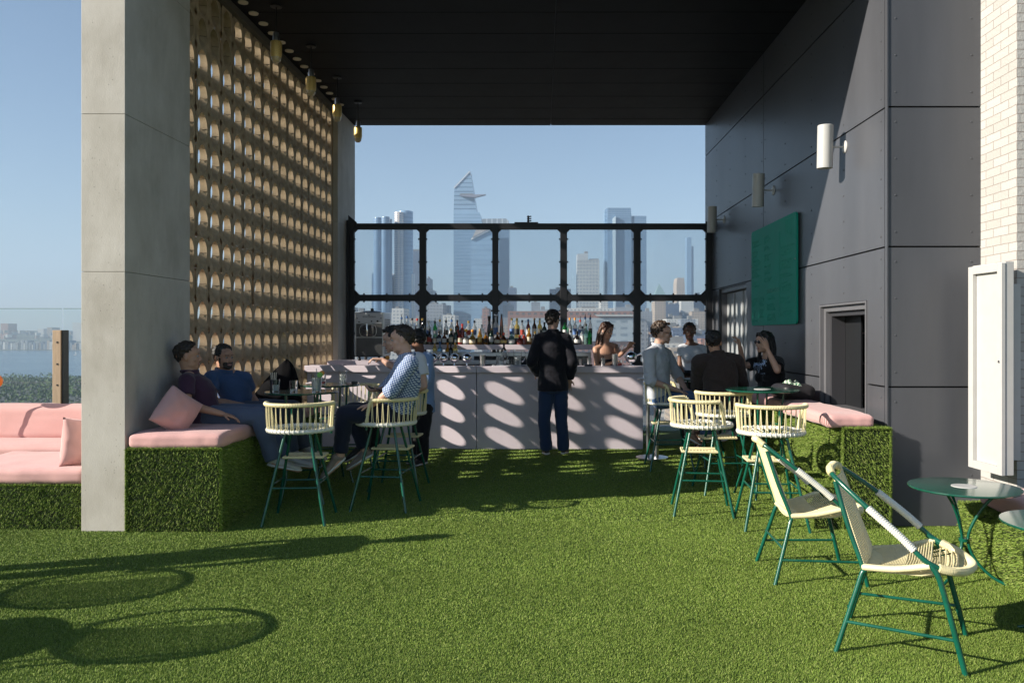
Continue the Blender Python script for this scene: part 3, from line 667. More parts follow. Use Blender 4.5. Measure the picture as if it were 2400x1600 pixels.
# back bar
bb = empty("back_bar", (-0.6, 12.3, 0), 0, "pink fronted bottle shelf over steel fridges behind the bar", "back bar")
x0, x1 = pl(955, 12.2)[0] + 0.6, pl(1389, 12.2)[0] + 0.6
MB().box(x0, x1, -0.10, 0.42, 1.315, 1.39).build("bottle_shelf", M_BAR, bb, smooth=False, bevel=0.004)
MB().box(x0, x1, 0.12, 0.40, 1.3905, 1.49).build("upper_step", mat("dark_shelf", (0.03, 0.025, 0.03), 0.4), bb, smooth=False, bevel=0.004)
for i in range(3):
    w = (x1 - x0) / 3; a = x0 + i * w
    f = MB().box(a + 0.02, a + w - 0.02, -0.06, 0.38, 0.1, 1.27).build("fridge", M_STEEL, bb, smooth=False, bevel=0.006)
    MB().box(a + 0.07, a + w - 0.07, -0.068, -0.061, 0.2, 1.215).build("fridge_glass", mat("dark_fridge_glass", (0.02, 0.025, 0.03), 0.08), f, smooth=False)
MB().box(x0 + 0.02, x1 - 0.02, -0.04, 0.36, 0, 0.099).build("plinth", M_BLACK, bb, smooth=False)
# ================================================================== CITY
def facade(name, wall, glass, fh=4.0, fw=4.0, vf=0.45, hf=0.55, rough=0.35, metal=0.0, vary=0.0):
    if name in MATS: return MATS[name]
    m = mat(name, wall, rough); nt = m.node_tree; b = nt.nodes["Principled BSDF"]
    tc = nt.nodes.new("ShaderNodeTexCoord"); sp = nt.nodes.new("ShaderNodeSeparateXYZ"); nt.links.new(tc.outputs["Object"], sp.inputs[0])
    def op(o, a, bv=None, c=None):
        n = nt.nodes.new("ShaderNodeMath"); n.operation = o
        for i, q in enumerate((a, bv, c)):
            if q is None: continue
            if isinstance(q, (int, float)): n.inputs[i].default_value = q
            else: nt.links.new(q, n.inputs[i])
        return n.outputs[0]
    z = op('FRACT', op('DIVIDE', sp.outputs[2], fh)); u = op('FRACT', op('DIVIDE', op('ADD', sp.outputs[0], sp.outputs[1]), fw))
    w = op('MULTIPLY', op('LESS_THAN', z, vf), op('LESS_THAN', u, hf))
    mx = nt.nodes.new("ShaderNodeMix"); mx.data_type = 'RGBA'; mx.inputs["A"].default_value = (*wall, 1); mx.inputs["B"].default_value = (*glass, 1); nt.links.new(w, mx.inputs["Factor"])
    n = nt.nodes.new("ShaderNodeTexNoise"); n.inputs["Scale"].default_value = 0.02; n.inputs["Detail"].default_value = 5
    mp = nt.nodes.new("ShaderNodeMapping"); mp.inputs["Scale"].default_value = (1, 1, 4); nt.links.new(tc.outputs["Object"], mp.inputs[0]); nt.links.new(mp.outputs[0], n.inputs[0])
    oi = nt.nodes.new("ShaderNodeObjectInfo")
    v = nt.nodes.new("ShaderNodeMapRange"); v.inputs[3].default_value = 0.75; v.inputs[4].default_value = 1.25; nt.links.new(n.outputs[0], v.inputs[0])
    rv = op('ADD', op('MULTIPLY', oi.outputs["Random"], vary), 1 - vary / 2)
    hs = nt.nodes.new("ShaderNodeHueSaturation"); nt.links.new(op('MULTIPLY', v.outputs[0], rv), hs.inputs["Value"]); nt.links.new(mx.outputs["Result"], hs.inputs["Color"]); nt.links.new(hs.outputs[0], b.inputs["Base Color"])
    return m
F_BLUE = facade("blue_curtain_wall", (0.16, 0.25, 0.36), (0.10, 0.18, 0.30), 4.2, 3.0, 0.6, 0.85, 0.15)
F_PALE = facade("pale_curtain_wall", (0.20, 0.32, 0.46), (0.15, 0.25, 0.38), 7.5, 60, 0.35, 1.0, 0.15)
F_STRIPE = facade("striped_glass", (0.20, 0.31, 0.44), (0.07, 0.13, 0.22), 9.5, 500, 0.25, 1.0, 0.2)
F_CONC = facade("pale_window_grid", (0.42, 0.43, 0.42), (0.22, 0.25, 0.28), 6.5, 6.0, 0.5, 0.55, 0.7)
F_TAN = facade("tan_masonry", (0.46, 0.36, 0.27), (0.16, 0.15, 0.15), 4.0, 4.5, 0.45, 0.5, 0.8, vary=0.5)
F_RED = facade("red_brick_facade", (0.34, 0.17, 0.13), (0.13, 0.11, 0.11), 4.0, 4.5, 0.45, 0.5, 0.8, vary=0.4)
F_GREY = facade("grey_facade", (0.27, 0.28, 0.30), (0.12, 0.14, 0.17), 4.0, 4.0, 0.45, 0.55, 0.7, vary=0.5)
F_WHITE = facade("white_facade", (0.62, 0.60, 0.56), (0.25, 0.26, 0.28), 4.0, 4.2, 0.4, 0.5, 0.7, vary=0.3)
F_DARKB = facade("slate_blue_facade", (0.12, 0.15, 0.22), (0.07, 0.09, 0.14), 4.0, 4.0, 0.5, 0.6, 0.4, vary=0.4)
M_ROOFC = mat("flat_roof", (0.22, 0.21, 0.2), 0.9, var=0.2, vscale=0.1)
def prism(name, pix, D, depth, m, parent=None, dx=0.0):
    """polygon in elevation (picture pixels at distance D) given real depth"""
    pts = [((px_ - CX) / F * D, H - (py - CY) / F * D) for px_, py in pix]; n = len(pts)
    vs = [(x, D, z) for x, z in pts] + [(x, D + depth, z) for x, z in pts]
    return MB().add(vs, [tuple(range(n)), tuple(reversed(range(n, 2 * n)))] + [(i, i + n, (i + 1) % n + n, (i + 1) % n) for i in range(n)]).build(name, m, parent, smooth=False)
def ygr(D): return CY + (H - GZ) / D * F
def cyl(name, pxa, pxb, ytop, D, m, parent, yb=None, squash=1.0):
    xa, xb = (pxa - CX) / F * D, (pxb - CX) / F * D; r = (xb - xa) / 2; zt = H - (ytop - CY) / F * D
    zb = GZ if yb is None else H - (yb - CY) / F * D
    return MB().lathe([(r, zb), (r, zt - 1), (r * 0.97, zt)], 28, ((xa + xb) / 2, D + r, 0)).build(name, m, parent)
# 1 triple lobed blue tower
D = 1450
t = empty("glass_tower", (0, 0, 0), 0, "slim blue tower with three rounded lobes, leftmost on the skyline", "skyscraper")
cyl("lobe", 873.5, 894, 509, D, F_BLUE, t); cyl("lobe", 892, 911.5, 507, D - 8, F_BLUE, t); cyl("lobe", 906, 918, 513, D + 10, F_BLUE, t)
prism("podium", [(871, 640), (917, 640), (917, ygr(D)), (871, ygr(D))], D + 12, 30, F_BLUE, t)
# 2
t = empty("glass_tower", (0, 0, 0), 0, "rounded pale tower with a bluish glass crown just right of the three lobed tower", "skyscraper")
F_CREAM = facade("cream_ribs", (0.62, 0.55, 0.50), (0.22, 0.28, 0.36), 4.2, 9.0, 0.55, 0.6, 0.3)
cyl("shaft", 928, 965, 493, D + 30, F_PALE, t); cyl("shaft", 922, 944, 496, D + 18, F_CREAM, t)
cyl("base", 918, 968, 640, D + 30, F_CREAM, t)
# 3 dark
t = prism("office_tower", [(964, 588), (989, 588), (989, ygr(D)), (964, ygr(D))], D + 200, 50, F_DARKB); tag(t, "dark slate office slab beside the rounded pale tower", "skyscraper")
prism("rooftop_plant", [(968, 584), (985, 584), (985, 588), (968, 588)], D + 202, 40, M_ROOFC, t)
# 4 pointed tower with observation deck
D = 1750
t = empty("pointed_tower", (0, 0, 0), 0, "tallest tower with a slanted pointed top and a triangular viewing deck", "skyscraper")
prism("crown", [(1065, 438), (1101, 402), (1105, 420), (1117, 498), (1063, 498)], D, 45, F_STRIPE, t)
prism("crown_rim", [(1063, 439), (1100, 400.5), (1102, 402.5), (1065, 441.5)], D - 1.5, 48, mat("pale_metal", (0.45, 0.5, 0.56), 0.3), t)
prism("shaft", [(1063, 497.5), (1123, 497), (1131, 528), (1133, 560), (1133, ygr(D)), (1063, ygr(D))], D - 3, 60, F_PALE, t)
dk = prism("viewing_deck", [(1076, 457), (1138, 455), (1138, 456), (1112, 462.5), (1080, 459)], D - 14, 12, mat("deck_soffit", (0.17, 0.18, 0.23), 0.6), t)
prism("deck_rail", [(1078, 453.5), (1110, 453.5), (1110, 456.2), (1078, 456.8)], D - 12, 10, M_GREYF, dk)
# 5 wide terrace-topped tower behind it
t = empty("broad_tower", (0, 0, 0), 0, "broad glass tower with a louvred roof deck behind the pointed tower", "skyscraper")
prism("shaft", [(1126, 527), (1193, 527), (1194, ygr(D)), (1126, ygr(D))], D + 90, 60, F_BLUE, t)
prism("roof_louvres", [(1129, 513), (1186, 512), (1192, 518), (1193, 526.8), (1127, 526.8)], D + 92, 55, facade("louvre_band", (0.42, 0.46, 0.5), (0.2, 0.24, 0.28), 60, 12, 1.0, 0.75), t)
# 6 angular front tower
t = empty("angular_tower", (0, 0, 0), 0, "faceted light blue tower with a white angled fold, in front of the pointed tower", "skyscraper")
prism("shaft", [(1104, 562), (1148, 540), (1156, 540), (1156, ygr(D)), (1104, ygr(D))], D - 300, 50, facade("faceted_glass", (0.24, 0.37, 0.52), (0.2, 0.32, 0.47), 9, 400, 0.3, 1.0, 0.15), t)
prism("folded_atrium", [(1107, 556.5), (1116, 537), (1145, 537)], D - 304, 3, mat("atrium_tan", (0.42, 0.38, 0.36), 0.6), t)
prism("white_fold", [(1104, 558.5), (1147, 537), (1147, 540.5), (1104, 562)], D - 303, 6, mat("white_metal", (0.8, 0.8, 0.8), 0.4), t)
# 7 grid tower
D = 1500
t = empty("grid_tower", (0, 0, 0), 0, "pale concrete grid tower with a stepped flat top left of the wide blue tower", "skyscraper")
prism("shaft", [(1353, 609), (1405, 609), (1405, ygr(D)), (1353, ygr(D))], D, 40, F_CONC, t)
prism("top_block", [(1353, 595), (1378, 593.5), (1378, 608.9), (1353, 608.9)], D + 1, 34, M_ROOFC if False else mat("pale_parapet", (0.45, 0.47, 0.48), 0.7), t)
prism("rooftop_plant", [(1370, 589), (1378, 589), (1378, 593.4), (1370, 594)], D + 4, 20, M_ROOFC, t); prism("rooftop_plant", [(1381, 606.5), (1403, 606), (1403, 608.9), (1381, 608.9)], D + 4, 20, M_ROOFC, t)
# 8 wide blue tower
t = empty("wide_blue_tower", (0, 0, 0), 0, "wide deep blue glass tower with a notched flat top on the right", "skyscraper")
prism("tall_slab", [(1424, 487), (1478.5, 487), (1480, 506), (1480, ygr(D)), (1424, ygr(D))], D, 50, F_BLUE, t)
prism("low_slab", [(1480.5, 506), (1515, 506), (1516, ygr(D)), (1480.5, ygr(D))], D + 2, 50, F_BLUE, t)
prism("west_face", [(1417, 492), (1423.8, 487.5), (1423.8, ygr(D)), (1417, ygr(D))], D + 20, 30, F_PALE, t)
prism("bright_fin", [(1436, 512), (1443, 506), (1443, ygr(D)), (1438, ygr(D))], D - 6, 5, mat("bright_glass", (0.5, 0.62, 0.7), 0.2), t)
# 9 slim far tower, 10 masonry, 11 pyramid
t = prism("slender_tower", [(1610, 556), (1620.5, 555.5), (1621, ygr(3200)), (1610, ygr(3200))], 3200, 40, F_PALE); tag(t, "very slender pale tower far away at the right", "skyscraper")
prism("rear_slab", [(1621.2, 577), (1625.5, 577), (1626.5, ygr(3200)), (1621.2, ygr(3200))], 3205, 30, F_BLUE, t)
t = prism("masonry_tower", [(1586, 664), (1588, 651), (1603, 651), (1605, 670), (1605, ygr(2300)), (1586, ygr(2300))], 2300, 60, F_TAN); tag(t, "stepped tan masonry tower far away next to the slender tower", "skyscraper")
t = empty("pyramid_tower", (0, 0, 0), 0, "distant tower with a green pyramid roof seen in the right hand pane", "skyscraper")
prism("shaft", [(1535, 690), (1560, 690), (1560, ygr(2400)), (1535, ygr(2400))], 2400, 40, F_GREY, t)
z0, z1 = H - (690 - CY) / F * 2400, H - (663 - CY) / F * 2400; xa, xb = (1535 - CX) / F * 2400, (1560 - CX) / F * 2400
MB().add([(xa, 2400, z0), (xb, 2400, z0), (xb, 2440, z0), (xa, 2440, z0), ((xa + xb) / 2, 2420, z1)], [(0, 1, 4), (1, 2, 4), (2, 3, 4), (3, 0, 4), (3, 2, 1, 0)]).build("pyramid_roof", mat("copper_roof", (0.22, 0.33, 0.32), 0.6), t, smooth=False)
# mid rise specials (px0, px1, ytop, D, depth, mat, label)
spec = [(1190, 1210, 674, 1700, F_DARKB, "slate blue mid-rise right of the broad tower"), (1288, 1338, 677, 1500, F_DARKB, "dark mid-rise half hidden behind the third and fourth stiles"),
        (1245, 1266, 708, 1300, F_GREY, "grey mid-rise framed by the lower middle pane"), (1000, 1008, 652, 1600, F_DARKB, "thin dark tower peeking beside the second stile"), (1004, 1016, 680, 1500, F_GREY, "small grey block beside the second stile"),
        (1408, 1425, 705, 1200, F_WHITE, "white block below the wide blue tower"), (1330, 1440, 722, 900, F_WHITE, "long white flat-roofed block above the red roofline"), (1000, 1038, 712, 1000, F_GREY, "grey block with roof tanks behind the bottles"),
        (1038, 1066, 738, 900, F_WHITE, "pale block behind the green bottle"), (1130, 1146, 722, 1000, F_RED, "narrow reddish block by the third stile"), (918, 946, 722, 950, F_WHITE, "white gridded block behind the slush machine"),
        (1535, 1560, 706, 1300, F_TAN, "warm tan block under the pyramid tower"), (1560, 1592, 712, 1400, F_DARKB, "blue grey block right of the tan block"), (1596, 1626, 704, 1500, F_WHITE, "banded white office block at the right pane"), (1622, 1652, 690, 1600, F_DARKB, "dark slab at the right edge of the glazed door")]
for a, b, yt, D, m_, lab in spec:
    t = prism("mid_rise_building", [(a, yt), (b, yt), (b, ygr(D)), (a, ygr(D))], D, 40, m_); tag(t, lab, "building", "city buildings beyond the bar")
    prism("rooftop_plant", [(a + (b - a) * .3, yt - 4), (a + (b - a) * .6, yt - 4), (a + (b - a) * .6, yt - 0.05), (a + (b - a) * .3, yt - 0.05)], D + 3, 20, M_ROOFC, t)
# long red brick pier building
t = prism("brick_market_hall", [(1190, 729), (1485, 729), (1485, ygr(600)), (1190, ygr(600))], 600, 60, F_RED); tag(t, "long low pinkish brick building crossing the middle panes", "building")
prism("white_canopy", [(1395, 737), (1484, 737), (1484, 741), (1400, 741)], 596, 4, M_WHITEP, t)
prism("loading_bay", [(1200, 745), (1484, 745), (1484, 800), (1200, 800)], 598, 1.5, facade("pale_sheds", (0.35, 0.4, 0.44), (0.2, 0.25, 0.3), 5, 9, 0.4, 0.6), t)
# random blocks, nearer ones lower
names = {F_TAN: "tan", F_RED: "red brick", F_GREY: "grey", F_WHITE: "white", F_DARKB: "slate blue"}
rr = random.Random(5); blk = {}
for i in range(110):
    zone = rr.random()
    if i < 45: a = rr.uniform(1500, 1660); m_ = rr.choice([F_TAN, F_TAN, F_RED, F_WHITE, F_GREY, F_DARKB]); D = rr.uniform(550, 1700); yt = 715 + (1700 - D) / 1200 * 80 + rr.uniform(-16, 30)
    elif i < 80: a = rr.uniform(815, 1500); m_ = rr.choice([F_TAN, F_GREY, F_WHITE, F_WHITE, F_DARKB, F_GREY]); D = rr.uniform(700, 1800); yt = 718 + (1700 - D) / 1200 * 55 + rr.uniform(-15, 25)
    else: a = rr.uniform(440, 830); m_ = rr.choice([F_TAN, F_GREY, F_WHITE, F_DARKB]); D = rr.uniform(900, 1900); yt = 735 + rr.uniform(-35, 30)
    if i >= 80: D = max(D, 400)
    w = rr.uniform(16, 48) * F / D
    t = prism("city_building", [(a, yt), (a + w, yt), (a + w, ygr(D)), (a, ygr(D))], D, rr.uniform(20, 45), m_)
    tag(t, "x", "building", names[m_] + " buildings in the distant city"); blk.setdefault(names[m_], []).append((a + w / 2, t))
    if w > 4:
        q = rr.uniform(0.1, 0.6); hh = 5 * F / D
        prism("rooftop_plant", [(a + w * q, yt - hh), (a + w * (q + .25), yt - hh), (a + w * (q + .25), yt - 0.05), (a + w * q, yt - 0.05)], D + 4, 10, M_ROOFC, t)
for nm_, l_ in blk.items(): number_left_right(l_, lambda q, o, nm_=nm_: "%s city block behind the bar, %s from the left of the %s ones" % (nm_, q, nm_))
# New Jersey style shore: waterfront blocks and two towers
for (a, b, yt, yb, D, m_, lab) in [(1, 19, 758, 790, 3600, F_RED, "brick and blue slab tower on the far shore at the left edge"), (170, 195, 756, 790, 3500, F_WHITE, "pale tower on the far shore just left of the pier"), (110, 122, 767, 790, 3700, F_TAN, "low pinkish tower on the far shore ridge"), (88, 102, 770, 790, 3750, F_WHITE, "low cream block on the far shore ridge")]:
    t = prism("shore_tower", [(a, yt), (b, yt), (b, yb + 10), (a, yb + 10)], D, 60, m_); tag(t, lab, "building")
wf = []; hs_ = []; shd = []
for i in range(46):
    a = -60 + i * 5.7 + rr.uniform(-2, 2); D = 3040; w = rr.uniform(4, 8); yt = rr.uniform(797, 808); m_ = rr.choice([F_TAN, F_GREY, F_WHITE, F_GREY, F_DARKB])
    t = prism("waterfront_building", [(a, yt), (a + w, yt), (a + w, 823), (a, 823)], D, 40, m_)
    tag(t, "x", "building", "blocks along the far waterfront"); wf.append((a, t))
for i in range(46):
    a = rr.uniform(-40, 190); D = rr.uniform(3400, 4200); w = rr.uniform(2, 5); y = rr.uniform(772, 788); m_ = rr.choice([F_WHITE, F_TAN, F_GREY])
    t = prism("hillside_house", [(a, y), (a + w, y), (a + w, y + 7), (a, y + 7)], D, 30, m_); tag(t, "x", "house", "houses on the far ridge"); hs_.append((a, t))
# near bank: road deck, trees, sheds
sheet("road", -5000, -200, 1050, 1110, GZ + 1.0, mat("asphalt", (0.07, 0.07, 0.075), 0.9, var=0.15, vscale=0.05))
mt = mat("tree_leaves", (0.035, 0.075, 0.012), 0.8, col2=(0.09, 0.14, 0.03), vscale=0.3, var=0.3)
n = 34000; X = rng.uniform(-900, 60, n); Y = rng.uniform(640, 1010, n)
hh = np.array([7 + 5 * noise.noise(Vector((x * 0.03, y * 0.03, 0))) + 3 * noise.noise(Vector((x * 0.11, y * 0.11, 4))) for x, y in zip(X, Y)])
Z = GZ + 2 + hh * rng.uniform(0.55, 1.25, n); c = np.stack([X, Y, Z], 1)
d1 = rng.normal(0, 1, (n, 3)); d1 /= np.linalg.norm(d1, axis=1, keepdims=True); d2 = np.cross(d1, rng.normal(0, 1, (n, 3))); d2 /= np.linalg.norm(d2, axis=1, keepdims=True)
s = rng.uniform(1.0, 2.3, (n, 1)); V = np.stack([c - d1 * s, c + d1 * s, c + d2 * s * 0.8], 1).reshape(-1, 3)
o = npmesh("riverside_trees", V, np.arange(3 * n), 3, mt); tag(o, "belt of green trees along the near river bank", "trees", kind="stuff")
for i in range(26):
    x = rr.uniform(-620, -380) - 120; D = rr.uniform(380, 620); w = rr.uniform(20, 60); hgt = rr.uniform(4, 10)
    t = MB().box(x - w / 2, x + w / 2, D, D + 20, GZ, GZ + hgt).build("riverside_shed", rr.choice([F_GREY, F_RED, F_DARKB]), smooth=False); tag(t, "x", "shed", "low sheds on the near bank"); shd.append((x, t))
number_left_right(wf, lambda q, o: "low block on the far waterfront, %s from the left" % q); number_left_right(hs_, lambda q, o: "small house on the far wooded ridge, %s from the left" % q); number_left_right(shd, lambda q, o: "low shed on the near bank, %s from the left" % q)
sb = MB(); sb.add([(0, 0, 0), (9, 0, 0), (8, 0, 2), (1, 0, 2), (0, 2, 0), (9, 2, 0), (8, 2, 2), (1, 2, 2)], [(0, 1, 2, 3), (4, 7, 6, 5), (0, 4, 5, 1), (3, 2, 6, 7), (0, 3, 7, 4), (1, 5, 6, 2)])
D = 2300; o = sb.build("sailing_boat", M_WHITEP, smooth=False, loc=((172 - CX) / F * D, D, GZ + 0.8)); tag(o, "tiny white sailing boat on the river left of the pier", "boat")
MB().add([(4, 1, 2), (4.3, 1, 2), (4.2, 1, 14), (4.4, .8, 3), (8.5, .8, 3), (4.3, .8, 13.5)], [(0, 1, 2), (3, 4, 5)]).build("sail", M_WHITEP, o, smooth=False)

# air between here and the far city
hz_ = MB().box(-8000, 8000, -400, 8000, GZ - 1, 700).build("haze", mat("haze_air", (1, 1, 1)), smooth=False)
tag(hz_, "thin blue air haze over the river and city", "haze", kind="stuff")
nt = MATS["haze_air"].node_tree; nt.nodes.remove(nt.nodes["Principled BSDF"])
vp = nt.nodes.new("ShaderNodeVolumePrincipled"); vp.inputs["Density"].default_value = 0.00018; vp.inputs["Color"].default_value = (0.58, 0.77, 1.0, 1); vp.inputs["Anisotropy"].default_value = 0.0
nt.links.new(vp.outputs[0], nt.nodes["Material Output"].inputs["Volume"])
# ================================================================== FURNITURE
def V3(x, y, z): return Vector((x, y, z))
def make_stool():
    root = empty("bar_stool"); RS = 0.252; ZS = 0.762
    M_STR = M_YEL
    # ---- base frame (fixed), built facing +Y
    base = empty("leg_frame"); base.parent = root
    legs = [(sx, sy) for sx in (-1, 1) for sy in (-1, 1)]
    for sx, sy in legs:
        MB().tube([(sx * 0.10, sy * 0.10, 0.735), (sx * 0.25, sy * 0.25, 0.0)], 0.0125, 10).build("leg", M_GREEN, base)
    def lp(sx, sy, z): t = (0.735 - z) / 0.735; return V3(sx * (0.10 + 0.15 * t), sy * (0.10 + 0.15 * t), z)
    for a, b, z in (((-1, -1), (1, -1), 0.30), ((-1, 1), (1, 1), 0.30), ((-1, -1), (-1, 1), 0.325), ((1, -1), (1, 1), 0.325)):
        MB().tube([lp(*a, z), lp(*b, z)], 0.008, 8).build("stretcher", M_GREEN, base)
    MB().tube([(0.115 * math.cos(a), 0.115 * math.sin(a), 0.738) for a in np.linspace(0, 2 * PI, 25)[:-1]], 0.009, 8, closed=True).build("collar", M_GREEN, base)
    # woven foot pad
    mb = MB(); n = 17; x0, x1, y0, y1, z = -0.165, 0.165, 0.10, 0.325, 0.505
    for i in range(n):
        y = y0 + (y1 - y0) * i / (n - 1); mb.tube([(x0, y, z), (0, y, z - 0.004), (x1, y, z)], 0.0072, 6)
    for i in range(24):
        x = x0 + (x1 - x0) * i / 23; mb.tube([(x, y0 - 0.008, z), (x, y0 + 0.02, z + 0.011 * (1 if i % 2 else -.3)), (x, (y0 + y1) / 2, z - 0.002), (x, y1 + 0.008, z)], 0.0055, 5)
    mb.build("foot_pad", M_YEL, base)
    mb = MB(); mb.tube(smooth_path([(x0, y0, z), (x1, y0, z), (x1, y1, z), (x0, y1, z)], 1, True), 0.011, 8, closed=True)
    mb.tube([lp(-1, 1, z), (x0, 0.165, z)], .008, 6); mb.tube([lp(1, 1, z), (x1, 0.165, z)], .008, 6); mb.build("foot_pad_rim", M_YEL, base)
    # ---- seat (swivels), facing +X
    seat = empty("seat_shell"); seat.parent = root
    ring = [(RS * math.cos(a), RS * math.sin(a), ZS) for a in np.linspace(0, 2 * PI, 49)[:-1]]
    mb = MB(); mb.tube(ring, 0.019, 10, closed=True)
    for k in range(44):   # cord wraps on the ring
        a = 2 * PI * (k + 0.3) / 44; c = V3(RS * math.cos(a), RS * math.sin(a), ZS); rad = V3(math.cos(a), math.sin(a), 0)
        mb.tube([c + rad * 0.021 * math.cos(q) + V3(0, 0, 0.021) * math.sin(q) for q in np.linspace(0, 2 * PI, 9)[:-1]], 0.0035, 4, closed=True)
    mb.build("seat_ring", M_WHT, seat)
    mb = MB(); nst = 46
    for k in range(nst):
        a = 2 * PI * k / nst; b = a + R(52) * (1 if k % 2 else -1)
        p0 = V3(RS * math.cos(a), RS * math.sin(a), ZS + 0.004); p1 = V3(0.075 * math.cos(b), 0.075 * math.sin(b), ZS - 0.036)
        mb.tube([p0, p0.lerp(p1, 0.5) - V3(0, 0, 0.009), p1], 0.0042, 5)
    mb.tube([(0.075 * math.cos(a), 0.075 * math.sin(a), ZS - 0.036) for a in np.linspace(0, 2 * PI, 21)[:-1]], 0.007, 6, closed=True)
    mb.build("seat_weave", M_WHT, seat)
    span = R(213); a0 = R(73.5); pts = []; nn = 44
    def railpt(u):
        a = a0 + span * u; e = min(u, 1 - u) / 0.085; h = 0.215 * (1 - (1 - min(1, e)) ** 2.2)
        return V3((RS + 0.022 * min(1, e)) * math.cos(a), (RS + 0.022 * min(1, e)) * math.sin(a), ZS + h)
    pts = [railpt(i / nn) for i in range(nn + 1)]
    mb = MB(); mb.tube(pts, 0.0165, 10)
    for k in range(nn * 2):
        u = (k + 0.5) / (nn * 2); c = railpt(u); t = (railpt(min(1, u + .01)) - railpt(max(0, u - .01))).normalized(); n1 = t.cross(V3(0, 0, 1))
        if n1.length < .1: continue
        n1.normalize(); n2 = t.cross(n1)
        mb.tube([c + (n1 * math.cos(q) + n2 * math.sin(q)) * 0.0165 for q in np.linspace(0, 2 * PI, 9)[:-1]], 0.0028, 4, closed=True)
    mb.build("back_rail", M_YEL, seat)
    mb = MB()
    for k in range(19):
        u = 0.075 + (1 - 0.15) * k / 18; t = railpt(u)
        for d in (-0.009, 0.009):
            a = a0 + span * (u + d); p = V3((RS + .012) * math.cos(a), (RS + .012) * math.sin(a), ZS)
            mb.tube([t, t.lerp(p, 0.5) + V3(math.cos(a), math.sin(a), 0) * 0.002, p], 0.0034, 5)
    mb.build("back_cord", M_YEL, seat)
    mb = MB()
    for q in (0.0, 1.0): c = railpt(q); mb.tube([c, c - V3(0, 0, 0.05)], 0.010, 8)
    mb.tube([railpt(0.5) * 1.0, V3(*(railpt(0.5).xy * 0.93), ZS - 0.01), V3(-0.1, 0, ZS - 0.03)], 0.008, 8)
    for a in (R(45), R(135), R(225), R(315)): mb.tube([(RS * math.cos(a), RS * math.sin(a), ZS - 0.01), (0.1 * math.cos(a), 0.1 * math.sin(a), ZS - 0.03)], 0.007, 6)
    mb.build("seat_support", M_GREEN, seat)
    return root
proto = make_stool(); used = False
stools = [  # x, y, base yaw, seat facing (deg), label
    (-2.02, 6.66, 4, 93, "empty pale woven bar stool at the left round table, nearest to the grass bench"),
    (-1.40, 7.17, -6, 165, "pale woven bar stool carrying the man in the checked shirt"),
    (-1.44, 8.05, -4, 165, "pale woven bar stool carrying the man in the white t-shirt, behind the checked shirt"),
    (-2.09, 8.85, 5, 245, "empty shaded woven bar stool between the rear left table and the bar front"),
    (1.47, 9.22, 0, -18, "pale woven bar stool under the man with sunglasses at the end of the bar"),
    (1.40, 6.98, -7, 21, "empty sunlit woven bar stool, leftmost of the three sunlit ones on the right"),
    (1.80, 7.90, 3, 90, "sunlit woven bar stool just behind the other two, under the brown shirted person"),
    (1.86, 6.47, -4, 88, "empty sunlit woven bar stool behind the left low chair, back turned to the camera")]
for x, y, by_, fa, lab in stools:
    o = place_copy(proto, used, "bar_stool", (x, y, 0), 0, lab, "bar stool", "pale woven bar stools with green legs"); used = True
    for ch in o.children:
        if ch.name.startswith("leg_frame"): ch.rotation_euler = (0, 0, R(by_))
        else: ch.rotation_euler = (0, 0, R(fa))
seatshell = [c for c in proto.children if c.name.startswith("seat_shell")]

def high_table(x, y, r, ztop, hole, lab, rz=0.3):
    t = empty("high_table", (x, y, 0), rz, lab, "bar table", "round green bar tables")
    MB().lathe([(0.0, ztop - 0.016), (r - 0.004, ztop - 0.016), (r, ztop - 0.010), (r, ztop - 0.003), (r - 0.004, ztop), (0, ztop)], 56).build("table_top", M_GREENTOP, t, angle=30)
    if hole: MB().lathe([(0.0, ztop), (0.08, ztop), (0.078, ztop + 0.003), (0, ztop + 0.0035)], 28).build("centre_cap", M_WHITEP, t)
    for k in range(4):
        a = PI / 4 + k * PI / 2; c, s = math.cos(a), math.sin(a)
        MB().tube([(c * 0.20, s * 0.20, ztop - 0.017), (c * 0.17, s * 0.17, 0.6), (c * 0.19, s * 0.19, 0.25), (c * 0.27, s * 0.27, 0)], 0.0105, 10).build("leg", M_GREEN, t)
    for z, rr_ in ((0.68, 0.178), (0.32, 0.182)):
        MB().tube([(rr_ * math.cos(a), rr_ * math.sin(a), z) for a in np.linspace(0, 2 * PI, 33)[:-1]], 0.007, 8, closed=True).build("ring_brace", M_GREEN, t)
    return t
high_table(-2.226, 7.38, 0.33, 1.022, False, "round bar table with drinks beside the seated men, nearer of the left pair")
high_table(-2.23, 8.40, 0.31, 1.022, False, "round bar table behind the front left drinks table", 0.5)
high_table(2.12, 7.66, 0.345, 1.022, True, "round sunlit bar table with a white centre cap before the woman in black")
high_table(1.93, 9.45, 0.31, 1.022, False, "dark round bar table in the middle of the seated right hand group", 0.6)

